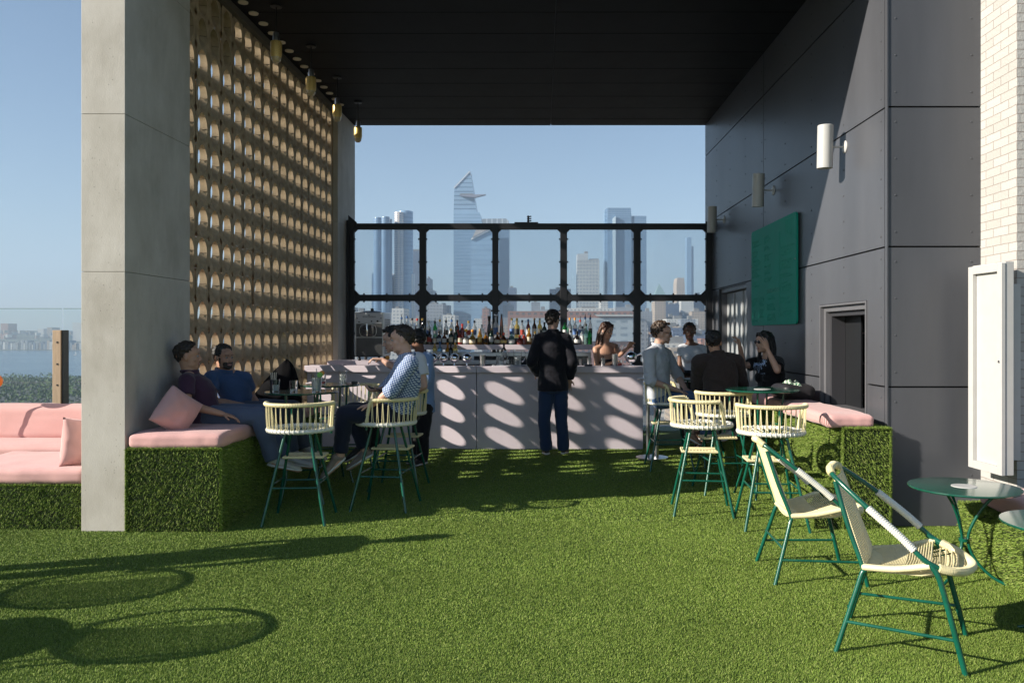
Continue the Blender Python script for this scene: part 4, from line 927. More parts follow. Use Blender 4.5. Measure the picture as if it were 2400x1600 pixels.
def low_table(x, y, r, z, rz, lab):
    t = empty("low_table", (x, y, 0), rz, lab, "side table", "low round green tables with curved legs")
    MB().lathe([(0.0, z - 0.014), (r - 0.004, z - 0.014), (r, z - 0.008), (r - 0.001, z - 0.001), (r - 0.006, z), (0, z)], 56).build("table_top", M_GREENTOP, t, angle=30)
    MB().lathe([(0.0, z), (0.075, z), (0.073, z + 0.003), (0, z + 0.0035)], 28).build("centre_cap", M_WHITEP, t)
    for k in range(3):
        a = 2 * PI * k / 3; c, s = math.cos(a), math.sin(a)
        pts = smooth_path([(c * .20, s * .20, z - .014), (c * .12, s * .12, z - .10), (c * .05, s * .05, z * .62), (c * .022, s * .022, z * .44), (c * .06, s * .06, z * .25), (c * .15, s * .15, z * .09), (c * .25, s * .25, 0.004)], 6)
        MB().tube(pts, 0.0095, 10).build("leg", M_GREEN, t)
    MB().lathe([(0.0, z * .44 - .012), (0.03, z * .44 - .01), (0.032, z * .44 + .01), (0, z * .44 + .012)], 16).build("hub", M_GREEN, t)
low_table(2.65, 5.0, 0.325, 0.597, R(-28), "low round green table with curved legs beside the brick wall bench")
low_table(2.68, 4.02, 0.325, 0.597, R(10), "low round green table cut by the right edge of the photo")

def make_low_chair():
    root = empty("low_chair")
    FB, FF = 0.265, 0.28
    back_post = {}
    for s in (-1, 1):
        MB().tube(smooth_path([(-.30, s * .135, .81), (-.235, s * .165, .60), (-.165, s * .19, .41), (-.175, s * .20, .36), (-.28, s * .262, 0.0)], 6), 0.0125, 10).build("back_leg", M_GREEN, root)
        MB().tube(smooth_path([(.10, s * .258, .505), (.155, s * .262, .455), (.19, s * .265, .36), (.28, s * .272, 0.0)], 6), 0.0135, 10).build("front_leg", M_GREEN, root)
        MB().tube([(-.242, s * .24, .15), (.24, s * .268, .15)], 0.008, 8).build("stretcher", M_GREEN, root)
    MB().tube([(-.225, -.228, .22), (-.225, .228, .22)], 0.008, 8).build("stretcher", M_GREEN, root)
    ctrl = [(-.335, 0, .865), (-.315, .13, .845), (-.17, .218, .735), (.0, .252, .60), (.13, .262, .487), (.25, .19, .445), (.31, 0, .435), (.25, -.19, .445), (.13, -.262, .487), (.0, -.252, .60), (-.17, -.218, .735), (-.315, -.13, .845)]
    hoop = smooth_path(ctrl, 10, True)   # 120 pts, 10 per segment
    MB().tube(hoop, 0.0125, 10, closed=True).build("hoop_frame", M_GREEN, root)
    def wrapped(i0, i1, m, nm, r=0.0175, step=2):
        seg = [hoop[i % 120] for i in range(i0, i1 + 1)]; mb = MB(); mb.tube(seg, r, 10)
        L = len(seg)
        for k in range((L - 1) * step):
            u = (k + .5) / step; i = int(u); f = u - i; c = seg[i].lerp(seg[i + 1], f); t = (seg[i + 1] - seg[i]).normalized(); n1 = t.orthogonal().normalized(); n2 = t.cross(n1)
            mb.tube([c + (n1 * math.cos(q) + n2 * math.sin(q)) * r for q in np.linspace(0, 2 * PI, 10)[:-1]], 0.003, 4, closed=True)
        return mb.build(nm, m, root)
    wrapped(22, 35, M_WHT, "arm_wrap"); wrapped(85, 98, M_WHT, "arm_wrap")
    wrapped(43, 77, M_YEL, "front_rim_wrap", 0.019); wrapped(110, 130, M_YEL, "top_rim_wrap", 0.0175)
    # side seat rails
    for s in (-1, 1):
        a = V3(-.165, s * .19, .412); b = V3(.135, s * .262, .475)
        mb = MB(); pts = [a, a.lerp(b, .5) - V3(0, 0, .012), b]; mb.tube(smooth_path(pts, 6), 0.0165, 10); mb.build("seat_rail", M_YEL, root)
    MB().tube([(-.165, -.19, .412), (-.165, .19, .412)], 0.014, 10).build("seat_back_rail", M_YEL, root)
    # back panel: tight cords between posts
    mb = MB(); n = 40
    for k in range(n):
        q = k / (n - 1); z = .425 + (.825 - .425) * q; x = -.162 - (.302 - .162) * q; w = .195 - (.195 - .135) * q
        mb.tube([(x, -w, z), (x + .012, 0, z), (x, w, z)], 0.0066, 6)
    for s in (-1, 1): mb.tube([(-.31, s * .12, .845), (-.168, s * .182, .42)], .008, 6)
    mb.build("back_weave", M_YEL, root)
    # seat: solid woven rear + open net front
    mb = MB(); n = 26
    def sl_(q, s): return V3(-.165, s * .19, .412).lerp(V3(.135, s * .262, .475), q)
    for k in range(n):
        q = k / (n - 1) * .62; a, b = sl_(q, -1), sl_(q, 1); mb.tube([a, a.lerp(b, .25) - V3(0, 0, .02), a.lerp(b, .5) - V3(0, 0, .026), a.lerp(b, .75) - V3(0, 0, .02), b], 0.0052, 5)
    for k in range(9):
        q = .66 + k / 8 * .32; a, b = sl_(q, -1), sl_(q, 1); mb.tube([a, a.lerp(b, .5) - V3(0, 0, .03), b], 0.004, 5)
    front = [hoop[i] for i in range(44, 77)]
    for k in range(30):
        y = -.185 + .37 * k / 29; p0 = V3(-.165, y, .412); f = min(front, key=lambda p: abs(p.y - y * 1.25) - p.x * .3); mb.tube([p0, p0.lerp(f, .3) - V3(0, 0, .022), p0.lerp(f, .7) - V3(0, 0, .028), f], 0.0042, 5)
    for k in range(5):
        q = k / 4; x = .165 + q * .11; w = math.sqrt(max(0, 1 - ((x - .05) / .27) ** 2)) * .25; mb.tube([(x, -w, .447), (x, 0, .42 + q * .012), (x, w, .447)], 0.0038, 5)
    mb.build("seat_weave", M_YEL, root)
    return root
proto = make_low_chair(); used = False
for x, y, fa, lab in [(1.735, 5.17, -3, "low hoop chair with white wrapped arms, the farther one of the pair at the right"),
                      (1.806, 3.99, -28, "low hoop chair with white wrapped arms, nearest to the camera at lower right")]:
    place_copy(proto, used, "low_chair", (x, y, 0), R(fa), lab, "chair", "low hoop chairs"); used = True
def make_lounge():
    root = empty("round_lounge_chair"); T_ = Matrix.Rotation(R(-11), 4, 'Y')
    ring = [T_ @ V3(.365 * math.cos(a), .365 * math.sin(a), 0) + V3(0, 0, .62) for a in np.linspace(0, 2 * PI, 61)[:-1]]
    MB().tube(ring, .016, 10, closed=True).build("hoop_frame", M_GREEN, root)
    for s in (-1, 1):
        MB().tube([T_ @ V3(.25, s * .26, 0) + V3(0, 0, .62), (.12, s * .2, .33), (.30, s * .28, 0)], .012, 8).build("leg", M_GREEN, root)
        MB().tube([T_ @ V3(-.25, s * .26, 0) + V3(0, 0, .62), (-.12, s * .2, .33), (-.30, s * .28, 0)], .012, 8).build("leg", M_GREEN, root)
    mb = MB()
    for k in range(46):
        y = -.34 + k * .0105; w = math.sqrt(max(0, .36 ** 2 - y * y)); a, b = T_ @ V3(-w, y, 0) + V3(0, 0, .62), T_ @ V3(w, y, 0) + V3(0, 0, .62); mb.tube([a, a.lerp(b, .25) - V3(0, 0, .07), a.lerp(b, .5) - V3(0, 0, .09), a.lerp(b, .75) - V3(0, 0, .07), b], .0036, 5)
    mb.build("seat_weave", M_YEL, root)
    return root
lp_ = make_lounge()
place_copy(lp_, False, "round_lounge_chair", (-3.24, 3.67, 0), 0, "round hoop lounge chair just outside the left edge, casting the large loop shadow", "chair", "round lounge chairs outside the left edge")
place_copy(lp_, True, "round_lounge_chair", (-4.02, 4.42, 0), R(14), "round hoop lounge chair outside the left edge, casting the upper loop shadow", "chair", "round lounge chairs outside the left edge")
low_table(-4.02, 3.60, 0.33, 0.6, 0, "low round green table outside the left edge throwing the round shadow")

# ------------------------------------------------------------------ turf benches and cushions
turf_block("grass_bench", -3.25, -2.523, 6.245, 9.1, 0.645, "grass covered bench under the two seated men, beside the near pier")
turf_block("grass_bench", 2.40, 2.768, 6.34, 9.6, 0.795, "grass covered stepped bench under the right hand pink cushion", extra=[(-0.42, -0.185, -1.63, 1.63, 0.335)])
turf_block("grass_bench", 2.83, 3.60, 3.45, 5.49, 0.39, "low grass covered bench along the white brick wall", rot=R(-3))
turf_block("grass_bench", -4.9, -3.64, 6.33, 7.35, 0.345, "low grass covered base of the outdoor sofa, left of the near pier", dens=12000)
turf_block("grass_bench", -8.2, -3.64, 7.45, 8.2, 0.345, "rear grass covered base of the outdoor sofa against the windscreen", dens=8000)
def cushion(name, c, h, r, lab, cat="cushion", rz=0, puff=0.014, wob=0.010, seed=1, m=M_PINKF, parts=True, shape=None, rx=0):
    mb = rounded_box(0, 0, 0, h[0], h[1], h[2], r, 30, puff, wob, seed, shape=shape); o = mb.build(name, m, angle=60); o.location = c; o.rotation_euler = (rx, 0, rz)
    tag(o, lab, cat); return o
cushion("seat_cushion", (-2.885, 7.66, 0.71), (0.375, 1.42, 0.062), 0.045, "pink bench cushion under the two seated men", seed=2)
cushion("seat_cushion", (2.475, 7.72, 0.852), (0.19, 1.37, 0.055), 0.042, "pink bench cushion on the right hand grass bench", seed=3, puff=.008)
cushion("seat_cushion", (3.30, 4.45, 0.45), (0.42, 0.98, 0.06), 0.045, "pink bench cushion along the white brick wall", rz=R(-6), seed=4)
cushion("seat_cushion", (-4.25, 6.83, 0.415), (0.62, 0.50, 0.065), 0.05, "pink seat cushion of the outdoor sofa nearest the pier", seed=5)
cushion("seat_cushion", (-6.0, 7.85, 0.43), (2.35, 0.36, 0.075), 0.055, "long pink rear seat cushion of the outdoor sofa", seed=6)
cushion("back_cushion", (-6.0, 8.10, 0.65), (2.35, 0.11, 0.185), 0.08, "long pink backrest cushion of the outdoor sofa under the windscreen", seed=7, wob=.015, rx=R(-8))
def pillow(c, s, th, rot, lab, seed):
    """knife edged square pillow"""
    mb = MB(); n = 22; vs = {}
    for side in (1, -1):
        for i in range(n + 1):
            for j in range(n + 1):
                u, v = i / n * 2 - 1, j / n * 2 - 1
                edge = (1 - u * u) * (1 - v * v); t = th * max(0, edge) ** 0.42
                pin = 1 - 0.10 * (1 - abs(u * v)) * (u * u + v * v) / 2
                p = V3(u * s * pin, side * t * .5, v * s * pin)
                cr = noise.noise(V3(u * 2.5, v * 2.5, seed)) * .012 + noise.noise(V3(u * 7, v * 7, seed)) * .005 * (u * u + v * v)
                p.y += side * cr * min(1, edge * 3)
                vs[(side, i, j)] = len(mb.v); mb.v.append(tuple(p))
    for side in (1, -1):
        for i in range(n):
            for j in range(n):
                f = (vs[(side, i, j)], vs[(side, i + 1, j)], vs[(side, i + 1, j + 1)], vs[(side, i, j + 1)]); mb.f.append(f if side < 0 else tuple(reversed(f)))
    me = mb.mesh("throw_pillow"); me.materials.append(M_PINKF); bm = bmesh.new(); bm.from_mesh(me); bmesh.ops.remove_doubles(bm, verts=bm.verts, dist=1e-5); bm.to_mesh(me); bm.free(); me.shade_smooth()
    o = bpy.data.objects.new("throw_pillow", me); C.objects.link(o); o.location = c; o.rotation_euler = rot; tag(o, lab, "pillow"); return o
pillow((-2.99, 6.52, 0.915), 0.165, 0.21, (R(6), R(34), R(56)), "pink throw pillow standing on its corner behind the man in the purple shirt", 3)
pillow((-3.80, 6.62, 0.645), 0.20, 0.17, (R(-8), R(10), R(62)), "rumpled pink throw pillow leaning on the near pier by the sofa", 9)

# ------------------------------------------------------------------ wall lights
for y, z, tl, lab in ((7.28, 3.26, 3, "nearest white cylinder wall light, in full sun"), (9.47, 3.26, 6, "middle white cylinder wall light, in the canopy shade"), (11.96, 3.27, 4, "farthest white cylinder wall light beside the glazed door")):
    t = empty("wall_light", (XR(y), y, z), 0, lab, "wall light", "white cylinder wall lights")
    MB().lathe([(0.058, 0.0), (0.058, 0.006), (0.045, 0.014), (0.0, 0.018)], 24, (0, 0, 0), Matrix.Rotation(R(-90), 4, 'Y')).build("wall_plate", M_WHITEP, t)
    MB().tube([(-0.01, 0, 0), (-0.115, 0, 0.0)], 0.009, 10).build("arm", M_WHITEP, t)
    Mx = Matrix.Rotation(R(tl), 4, 'X')
    MB().lathe([(0.0, 0.195), (0.066, 0.195), (0.070, 0.190), (0.070, -0.193), (0.066, -0.195), (0.062, -0.19), (0.060, -0.12), (0, -0.12)], 32, (-0.182, 0, 0), Mx).build("shade", M_WHITEP, t, angle=30)
# ------------------------------------------------------------------ pendants
M_BRASSMESH = mat("brass_mesh_shade", (0.72, 0.50, 0.17), 0.4, metal=0.35, var=0.35, vscale=160, bump=0.0015, bscale=260)
for i, (x, y) in enumerate(((-2.816, 8.44), (-2.785, 9.61), (-2.77, 10.78), (-2.756, 11.94))):
    t = empty("pendant_lamp", (x, y, 5.03), 0, ["first", "second", "third", "fourth"][i] + " golden mesh pendant lamp from the near pier along the screen", "pendant lamp", "golden pendant lamps along the screen")
    MB().lathe([(0.0, 0.0), (0.06, -0.001), (0.06, -0.018), (0, -0.022)], 20).build("ceiling_rose", M_BLACK, t)
    MB().tube([(0, 0, -0.02), (0, 0, -0.30)], 0.007, 8).build("stem", M_BLACK, t)
    MB().lathe([(0.0, -0.29), (0.03, -0.29), (0.036, -0.35), (0.036, -0.375), (0, -0.376)], 18).build("socket", M_STEEL, t)
    MB().lathe([(0.036, -0.375), (0.055, -0.385), (0.060, -0.40), (0.060, -0.52), (0.052, -0.556)], 24).build("mesh_shade", M_BRASSMESH, t)
    MB().lathe([(0.053, -0.50), (0.053, -0.555), (0.046, -0.585), (0.028, -0.605), (0, -0.612)], 24).build("glass_bulb", mat("amber_glass", (0.55, 0.42, 0.25), 0.1, coat=0.5, var=0.3, vscale=120), t)

# ------------------------------------------------------------------ menu board with chalk writing
y0, y1, z0, z1 = 8.53, 10.36, 1.660, 2.868
mbd = empty("menu_board", (XR(9.4) - 0.03, (y0 + y1) / 2, (z0 + z1) / 2), 0, "green chalk menu board hung on the dark wall", "menu board")
w2, h2 = (y1 - y0) / 2, (z1 - z0) / 2
cr = []
for (cy_, cz_, a0_) in ((w2 - .05, h2 - .05, 0), (-(w2 - .05), h2 - .05, 90), (-(w2 - .05), -(h2 - .05), 180), (w2 - .05, -(h2 - .05), 270)):
    for q in range(5): a = R(a0_ + q * 22.5); cr.append((cy_ + .05 * math.cos(a), cz_ + .05 * math.sin(a)))
n = len(cr); vs = [(0, y, z) for y, z in cr] + [(0.02, y, z) for y, z in cr]
MB().add(vs, [tuple(range(n)), tuple(reversed(range(n, 2 * n)))] + [(i, i + n, (i + 1) % n + n, (i + 1) % n) for i in range(n)]).build("board", mat("green_board", (0.010, 0.30, 0.205), 0.6, var=0.10, vscale=2.5, spec=0.2), mbd, smooth=False)
M_CHALK = mat("chalk", (0.06, 0.38, 0.28), 0.9)
mb = MB(); rr = random.Random(3)
def YB(u): return w2 - u * 2 * w2       # u from the reader's left (far end is +Y) to right
def ZB(v): return h2 - v * 2 * h2
def stroke(u0, v0, u1, v1, t=0.0022): mb.tube([(-0.0012, YB(u0), ZB(v0)), (-0.0012, YB(u1), ZB(v1))], t, 4)
def scribble(u0, v0, u1, h=0.018):
    u = u0
    while u < u1:
        nxt = u + rr.uniform(0.006, 0.011); 
        for _ in range(2): stroke(u, v0 + rr.uniform(-h, h) * .5, nxt, v0 + rr.uniform(-h, h) * .5, 0.0016)
        u = nxt + (0.012 if rr.random() < .18 else 0.002)
def column(u0, u1, v0, v1, gap=0.02):
    v = v0
    while v < v1:
        for k in range(rr.choice([2, 3, 3, 4])):
            if v > v1: break
            scribble(u0, v, u0 + (u1 - u0) * rr.uniform(.45, 1.0)); v += 0.024
        v += gap + rr.uniform(0, .02)
column(.03, .24, .12, .60); column(.33, .52, .12, .60); column(.70, .96, .28, .95, .03)
column(.03, .17, .72, .96); column(.21, .35, .72, .96); column(.40, .62, .72, .96)
stroke(.675, .12, .675, .94, .003)
for k in range(3):
    q = .82 + .04 * k; stroke(q, .04, q, .16 + .015 * k, .002); 
stroke(.80, .035, .97, .035); stroke(.80, .035, .80, .15); stroke(.80, .15, .97, .23); stroke(.97, .035, .97, .23)
mb.build("chalk_writing", M_CHALK, mbd, smooth=False)
def text(body, size, m, name, parent, loc, rot, extr=0.0008, scx=1.0, align='LEFT'):
    cu = bpy.data.curves.new(name, 'FONT'); cu.body = body; cu.size = size; cu.extrude = extr; cu.align_x = align; cu.offset = 0
    tmp = bpy.data.objects.new(name, cu); C.objects.link(tmp); dg = bpy.context.evaluated_depsgraph_get(); me = bpy.data.meshes.new_from_object(tmp.evaluated_get(dg)); bpy.data.objects.remove(tmp)
    me.materials.clear(); me.materials.append(m); o = bpy.data.objects.new(name, me); C.objects.link(o); o.parent = parent; o.location = loc; o.rotation_euler = rot; o.scale = (scx, 1, 1); return o
trot = (R(90), 0, R(-90))
M_CHALK2 = mat("chalk_heading", (0.12, 0.42, 0.33), 0.9)
text("NON ALCOHOLIC", 0.075, M_CHALK2, "heading_lettering", mbd, (-0.002, YB(.40), ZB(.685)), trot, scx=.80)
text("COCKTAILS", 0.07, M_CHALK2, "heading_lettering", mbd, (-0.002, YB(.03), ZB(.70)), trot, scx=.8) if False else None
MB().ball((-0.004, YB(.005) - .02, ZB(.37)), .008).build("screw", M_STEEL, mbd); MB().ball((-0.004, YB(.985), ZB(.42)), .008).build("screw", M_STEEL, mbd)

# ------------------------------------------------------------------ slush machine
xm = (832 - CX) / F * 11.6; xm2 = (899 - CX) / F * 11.6
sm = empty("slush_machine", ((xm + xm2) / 2, 11.6, 1.166), R(0), "stainless frozen drink machine at the left end of the bar", "drink machine")
hw = (xm2 - xm) / 2; hM = 0.70
MB().box(-hw, hw, 0.0, 0.55, 0.055, hM).build("housing", M_STEEL, sm, smooth=False, bevel=0.006)
MB().box(-hw + .02, hw - .02, -0.012, -0.001, hM - 0.155, hM - 0.01).build("fascia", mat("fascia_grey", (0.55, 0.55, 0.56), 0.4), sm, smooth=False, bevel=0.003)
MB().box(-hw + .02, hw - .02, -0.010, -0.001, 0.07, hM - 0.37).build("lower_panel", mat("dark_steel_panel", (0.10, 0.10, 0.10), 0.35, metal=.6, var=.2), sm, smooth=False)
MB().box(-hw + .02, hw - .02, -0.010, -0.001, hM - 0.355, hM - 0.165).build("upper_panel", MATS["dark_steel_panel"], sm, smooth=False)
mb = rounded_box(-.01, -.03, hM - .262, .095, .02, .078, .018, 8); mb.build("freezer_door", mat("smoked_plastic", (0.05, 0.05, 0.055), 0.15, coat=.5), sm)
mb = MB(); mb.tube(smooth_path([(-.11, -.04, hM - .34), (-.11, -.04, hM - .19), (.09, -.04, hM - .19), (.09, -.04, hM - .34)], 3, True), .006, 6, closed=True); mb.build("door_rim", M_STEEL, sm)
mb = MB(); mb.lathe([(0, -.08), (.012, -.08), (.014, -.03), (.018, .0), (.012, .04), (.008, .10), (0, .105)], 14, (-.02, -.06, hM - .265)); mb.build("dispensing_tap", M_CHROME, sm)
MB().tube([(-.02, -.07, hM - .26), (-.10, -.08, hM - .262)], .006, 8).build("tap_handle", M_BLACK, sm)
MB().box(-hw + .03, hw - .03, -.07, -.011, .055, .07).build("drip_tray", M_BLACK, sm, smooth=False, bevel=.003)
for x in (-hw + .05, hw - .08):
    for y in (.06, .48): MB().lathe([(.022, 0.0), (.022, .02), (.015, .055)], 12, (x, y, 0)).build("foot", M_BLACK, sm)
mb = MB(); mb.add([(-hw + .03, .05, hM), (hw - .03, .05, hM), (hw - .03, .4, hM), (-hw + .03, .4, hM), (-.05, .15, hM + .03), (.05, .15, hM + .03), (.05, .3, hM + .03), (-.05, .3, hM + .03)], [(0, 1, 5, 4), (1, 2, 6, 5), (2, 3, 7, 6), (3, 0, 4, 7), (4, 5, 6, 7)]); mb.lathe([(.02, hM + .03), (.026, hM + .05), (.02, hM + .065), (0, hM + .07)], 14, (0, .2, 0)); mb.build("lid", M_BLACK, sm)
mb = MB()
for zz in list(np.arange(.10, .36, .028)) + list(np.arange(.48, .62, .028)):
    for q in range(5): mb.box(hw + .0005, hw + .003, .08 + q * .09, .14 + q * .09, zz, zz + .014)
mb.build("vent_slots", M_BLACK, sm, smooth=False)
text("SPACEMAN", 0.036, M_BLACK, "lettering", sm, (0.0, -0.0125, hM - .075), (R(90), 0, 0), align='CENTER', scx=1.05)
mb = MB(); mb.add([(-.012, -.0135, hM - .032), (.012, -.0135, hM - .032), (.004, -.0135, hM - .04), (-.008, -.0135, hM - .04)], [(3, 2, 1, 0)]); mb.add([(-.006, -.0135, hM - .042), (.008, -.0135, hM - .042), (.0, -.0135, hM - .049), (-.016, -.0135, hM - .049)], [(3, 2, 1, 0)]); mb.build("emblem", M_BLACK, sm, smooth=False)
for x, z, r_ in ((-hw + .035, hM - .085, .008), (hw - .035, hM - .085, .008), (.035, hM - .128, .011)): MB().lathe([(r_, 0), (r_, .006), (0, .007)], 12, (x, -.012, z), Matrix.Rotation(R(90), 4, 'X')).build("knob", M_BLACK, sm)
MB().box(.11, .135, -.018, -.0125, hM - .138, hM - .113).build("switch", M_BLACK, sm, smooth=False)
MB().box(-.16, -.13, -.018, -.0125, hM - .142, hM - .130).build("switch", M_BLACK, sm, smooth=False)

# ------------------------------------------------------------------ bottles
def glasscol(n, c, r=0.03): return glassmat("bottle_" + n, c, r, 1.2, 0.85)
BC = {"clear": glasscol("clear", (.92, .96, .97)), "green": glasscol("green", (.05, .45, .12)), "dgreen": mat("bottle_dgreen", (.015, .04, .018), .08, coat=.6), "amber": glasscol("amber", (.85, .42, .06)),
      "brown": mat("bottle_brown", (.09, .028, .008), .08, coat=.6), "dark": mat("bottle_dark", (.010, .008, .010), .08, coat=.6), "gold": glasscol("gold", (.9, .68, .22)), "blue": glasscol("blue", (.35, .62, .85)), "teal": glasscol("teal", (.5, .8, .75)),
      "red": mat("bottle_red", (.22, .02, .012), .08, coat=.6), "white": mat("bottle_white", (.6, .6, .62), .3)}
CC = {"black": M_BLACK, "gold": mat("gold_cap", (.7, .45, .12), .3, metal=.8), "blue": mat("blue_cap", (.03, .12, .35), .4), "red": mat("red_cap", (.5, .04, .02), .4), "orange": mat("orange_cap", (.75, .30, .03), .45),
      "silver": M_STEEL, "cork": mat("cork", (.5, .35, .2), .8), "copper": mat("copper_cap", (.55, .25, .12), .3, metal=.8), "white": M_WHITEP}
LC = {"cream": mat("cream_label", (.62, .56, .42), .6), "white": mat("white_label", (.66, .66, .64), .6), "black": mat("black_label", (.02, .02, .022), .5), "red": mat("red_label", (.4, .05, .03), .5), "blue": mat("blue_label", (.1, .2, .45), .5), "gold": mat("gold_label", (.6, .45, .15), .4)}
bn = 0
def bottle(px, D, base, ytop, shape, col, cap, lab, pour, label):
    global bn; bn += 1
    x = (px - CX) / F * D; zt = H - (ytop - CY) / F * D; h = zt - base
    if pour: hb = h - 0.055
    else: hb = h
    if shape == "std": r = .037; prof = [(0, 0), (r, 0), (r, hb * .56), (r * .85, hb * .63), (.015, hb * .73), (.014, hb - .02)]
    elif shape == "slim": r = .032; prof = [(0, 0), (r, 0), (r, hb * .60), (r * .7, hb * .70), (.013, hb * .76), (.013, hb - .02)]
    elif shape == "squat": r = .052; prof = [(0, 0), (r * .9, 0), (r, hb * .12), (r, hb * .38), (r * .75, hb * .56), (.017, hb * .68), (.016, hb - .03)]
    elif shape == "cone": r = .038; prof = [(0, 0), (r, 0), (r, hb * .1), (.02, hb * .72), (.012, hb - .02)]
    elif shape == "square": r = .042; prof = [(0, 0), (r, 0), (r, hb * .58), (r * .8, hb * .64), (.016, hb * .70), (.015, hb - .02)]
    elif shape == "decanter": r = .034; prof = [(0, 0), (r * .8, 0), (r, hb * .3), (r * .9, hb * .5), (.016, hb * .66), (.02, hb * .9), (.024, hb - .02)]
    n = 4 if shape == "square" and False else 16
    o = MB().lathe(prof + [(.0, hb - .0199)], n).build("bottle", BC[col], angle=50, loc=(x, D + rng.uniform(-.01, .01), base + .0015))
    tag(o, label, "bottle", "bottles behind the bar")
    rc = prof[-1][0] + .002
    if cap == "ball": MB().ball((0, 0, hb + .012), .026, 14, 10).build("stopper", CC["gold"] if lab != "o" else CC["orange"], o)
    elif cap == "oball": MB().ball((0, 0, hb + .006), .024, 14, 10).build("stopper", CC["orange"], o)
    elif cap == "chromeball": MB().ball((0, 0, hb + .01), .03, 14, 10).build("stopper", M_CHROME, o)
    else: MB().lathe([(rc, hb - .035), (rc, hb), (0, hb + .001)], 12).build("cap", CC[cap], o)
    if pour:
        MB().tube([(0, 0, hb), (0, 0, hb + .02), (.004, -.004, hb + .035), (.012, -.01, hb + .055)], [.008, .006, .004, .003], 8).build("pourer", M_STEEL if pour == 2 else M_BLACK, o)
    if lab in LC:
        rr_ = prof[1][0] + .0008 if shape != "squat" else r + .0008
        z0_, z1_ = (hb * .16, hb * .46) if shape != "squat" else (hb * .12, hb * .36)
        vs = []; k = 9
        for zz in (z0_, z1_):
            for q in range(k): a = R(-90 - 62 + 124 * q / (k - 1)); vs.append((rr_ * math.cos(a), rr_ * math.sin(a), zz))
        MB().add(vs, [(q, q + 1, q + 1 + k, q + k) for q in range(k - 1)]).build("label", LC[lab], o)
a = lambda v: 700 + v / 7.127
b = lambda v: 700 + v / 6.357
BR = [(941, a(250), "slim", "clear", "blue", "blue", 1), (954, a(290), "std", "clear", "blue", None, 0), (966, a(325), "std", "clear", "black", "white", 0), (978, a(330), "std", "clear", "red", "white", 0), (990, a(325), "std", "dark", "gold", "white", 0),
      (1004.5, a(370), "std", "clear", "silver", "blue", 0), (1019.5, a(320), "slim", "green", "black", "white", 1), (1031, a(290), "std", "clear", "gold", "white", 2), (1045.5, a(305), "std", "clear", "black", "black", 1), (1058.5, a(292), "std", "clear", "blue", "white", 1),
      (1071.5, a(355), "std", "brown", "black", "red", 0), (1083.5, a(420), "std", "red", "red", None, 0), (1098, a(370), "square", "clear", "gold", "red", 0), (1112, a(365), "std", "clear", "black", "blue", 0), (1129.5, a(430), "std", "clear", "silver", None, 0),
      (1146.5, a(290), "decanter", "dark", "black", None, 0), (1162, a(285), "std", "white", "chromeball", "blue", 0), (1175.5, a(258), "cone", "brown", "black", None, 0), (1199.5, b(290), "std", "clear", "gold", "blue", 0), (1211.5, b(290), "square", "gold", "gold", "black", 0),
      (1224, b(318), "std", "clear", "black", "red", 0), (1238, b(305), "slim", "red", "blue", "white", 0), (1252.5, b(290), "std", "brown", "cork", "white", 0), (1265, b(292), "std", "gold", "white", "cream", 0), (1276, b(350), "std", "dgreen", "black", "white", 0),
      (1324, b(320), "std", "green", "black", "white", 0), (1335.5, b(285), "std", "clear", "orange", "white", 0), (1347.5, b(285), "std", "clear", "orange", "blue", 0), (1360, b(262), "std", "clear", "red", "blue", 1), (1371.5, b(222), "slim", "clear", "blue", "white", 1), (1383.5, b(225), "slim", "clear", "blue", "black", 1)]
BF = [(996, a(480), "std", "dgreen", "black", "cream", 0), (1006.5, a(500), "std", "dark", "black", "red", 0), (1018.5, a(540), "slim", "clear", "silver", "cream", 0), (1029, a(540), "std", "dark", "black", "white", 0), (1041.5, a(500), "std", "brown", "black", "white", 1),
      (1057, a(500), "std", "dgreen", "gold", "cream", 0), (1068, a(470), "std", "dgreen", "black", None, 0), (1078, a(530), "std", "red", "black", "cream", 0), (1092, a(545), "squat", "clear", "ball", "white", 0), (1107.5, a(545), "squat", "gold", "oball", "cream", 0),
      (1124.5, a(500), "std", "amber", "cork", "gold", 0), (1138.5, a(560), "std", "amber", "black", "black", 0), (1152, a(490), "std", "dgreen", "cork", "white", 0), (1166, a(560), "squat", "brown", "copper", "cream", 0), (1180.5, a(568), "squat", "brown", "red", "gold", 0),
      (1199, a(545), "squat", "teal", "blue", "white", 0), (1218, b(545), "squat", "red", "red", None, 0), (1228, b(500), "std", "red", "black", None, 0), (1240, b(440), "std", "amber", "gold", "cream", 0), (1254, b(488), "std", "dark", "gold", "gold", 0), (1268, b(470), "std", "dark", "black", "red", 0),
      (1338, b(470), "std", "clear", "black", "white", 0), (1352.5, b(480), "squat", "dark", "black", "white", 0), (1365, b(410), "std", "clear", "black", "white", 0), (1374, b(375), "std", "teal", "black", None, 0), (1382.5, b(440), "std", "green", "black", None, 0)]
BS = [(1019, a(700), "slim", "gold", "silver", "cream", 0), (1031, a(715), "std", "blue", "blue", "white", 0), (1049, a(735), "std", "amber", "orange", "white", 0), (1056.5, a(735), "std", "dark", "black", None, 0), (1067, a(690), "std", "gold", "silver", "cream", 0), (1181, a(735), "std", "dark", "black", "white", 0)]
cn = {"dgreen": "dark green", "clear": "clear", "dark": "black", "white": "white patterned"}
on = lambda i: ["leftmost", "second", "third", "fourth", "fifth", "sixth", "seventh", "eighth", "ninth", "tenth", "eleventh", "twelfth", "thirteenth", "fourteenth", "fifteenth", "sixteenth", "seventeenth", "eighteenth", "nineteenth", "twentieth"][i] if i < 20 else "number %d" % (i + 1)
shn = {"std": "bottle", "slim": "slim bottle", "squat": "squat round bottle", "cone": "tall conical bottle", "square": "square bottle", "decanter": "tall decanter"}
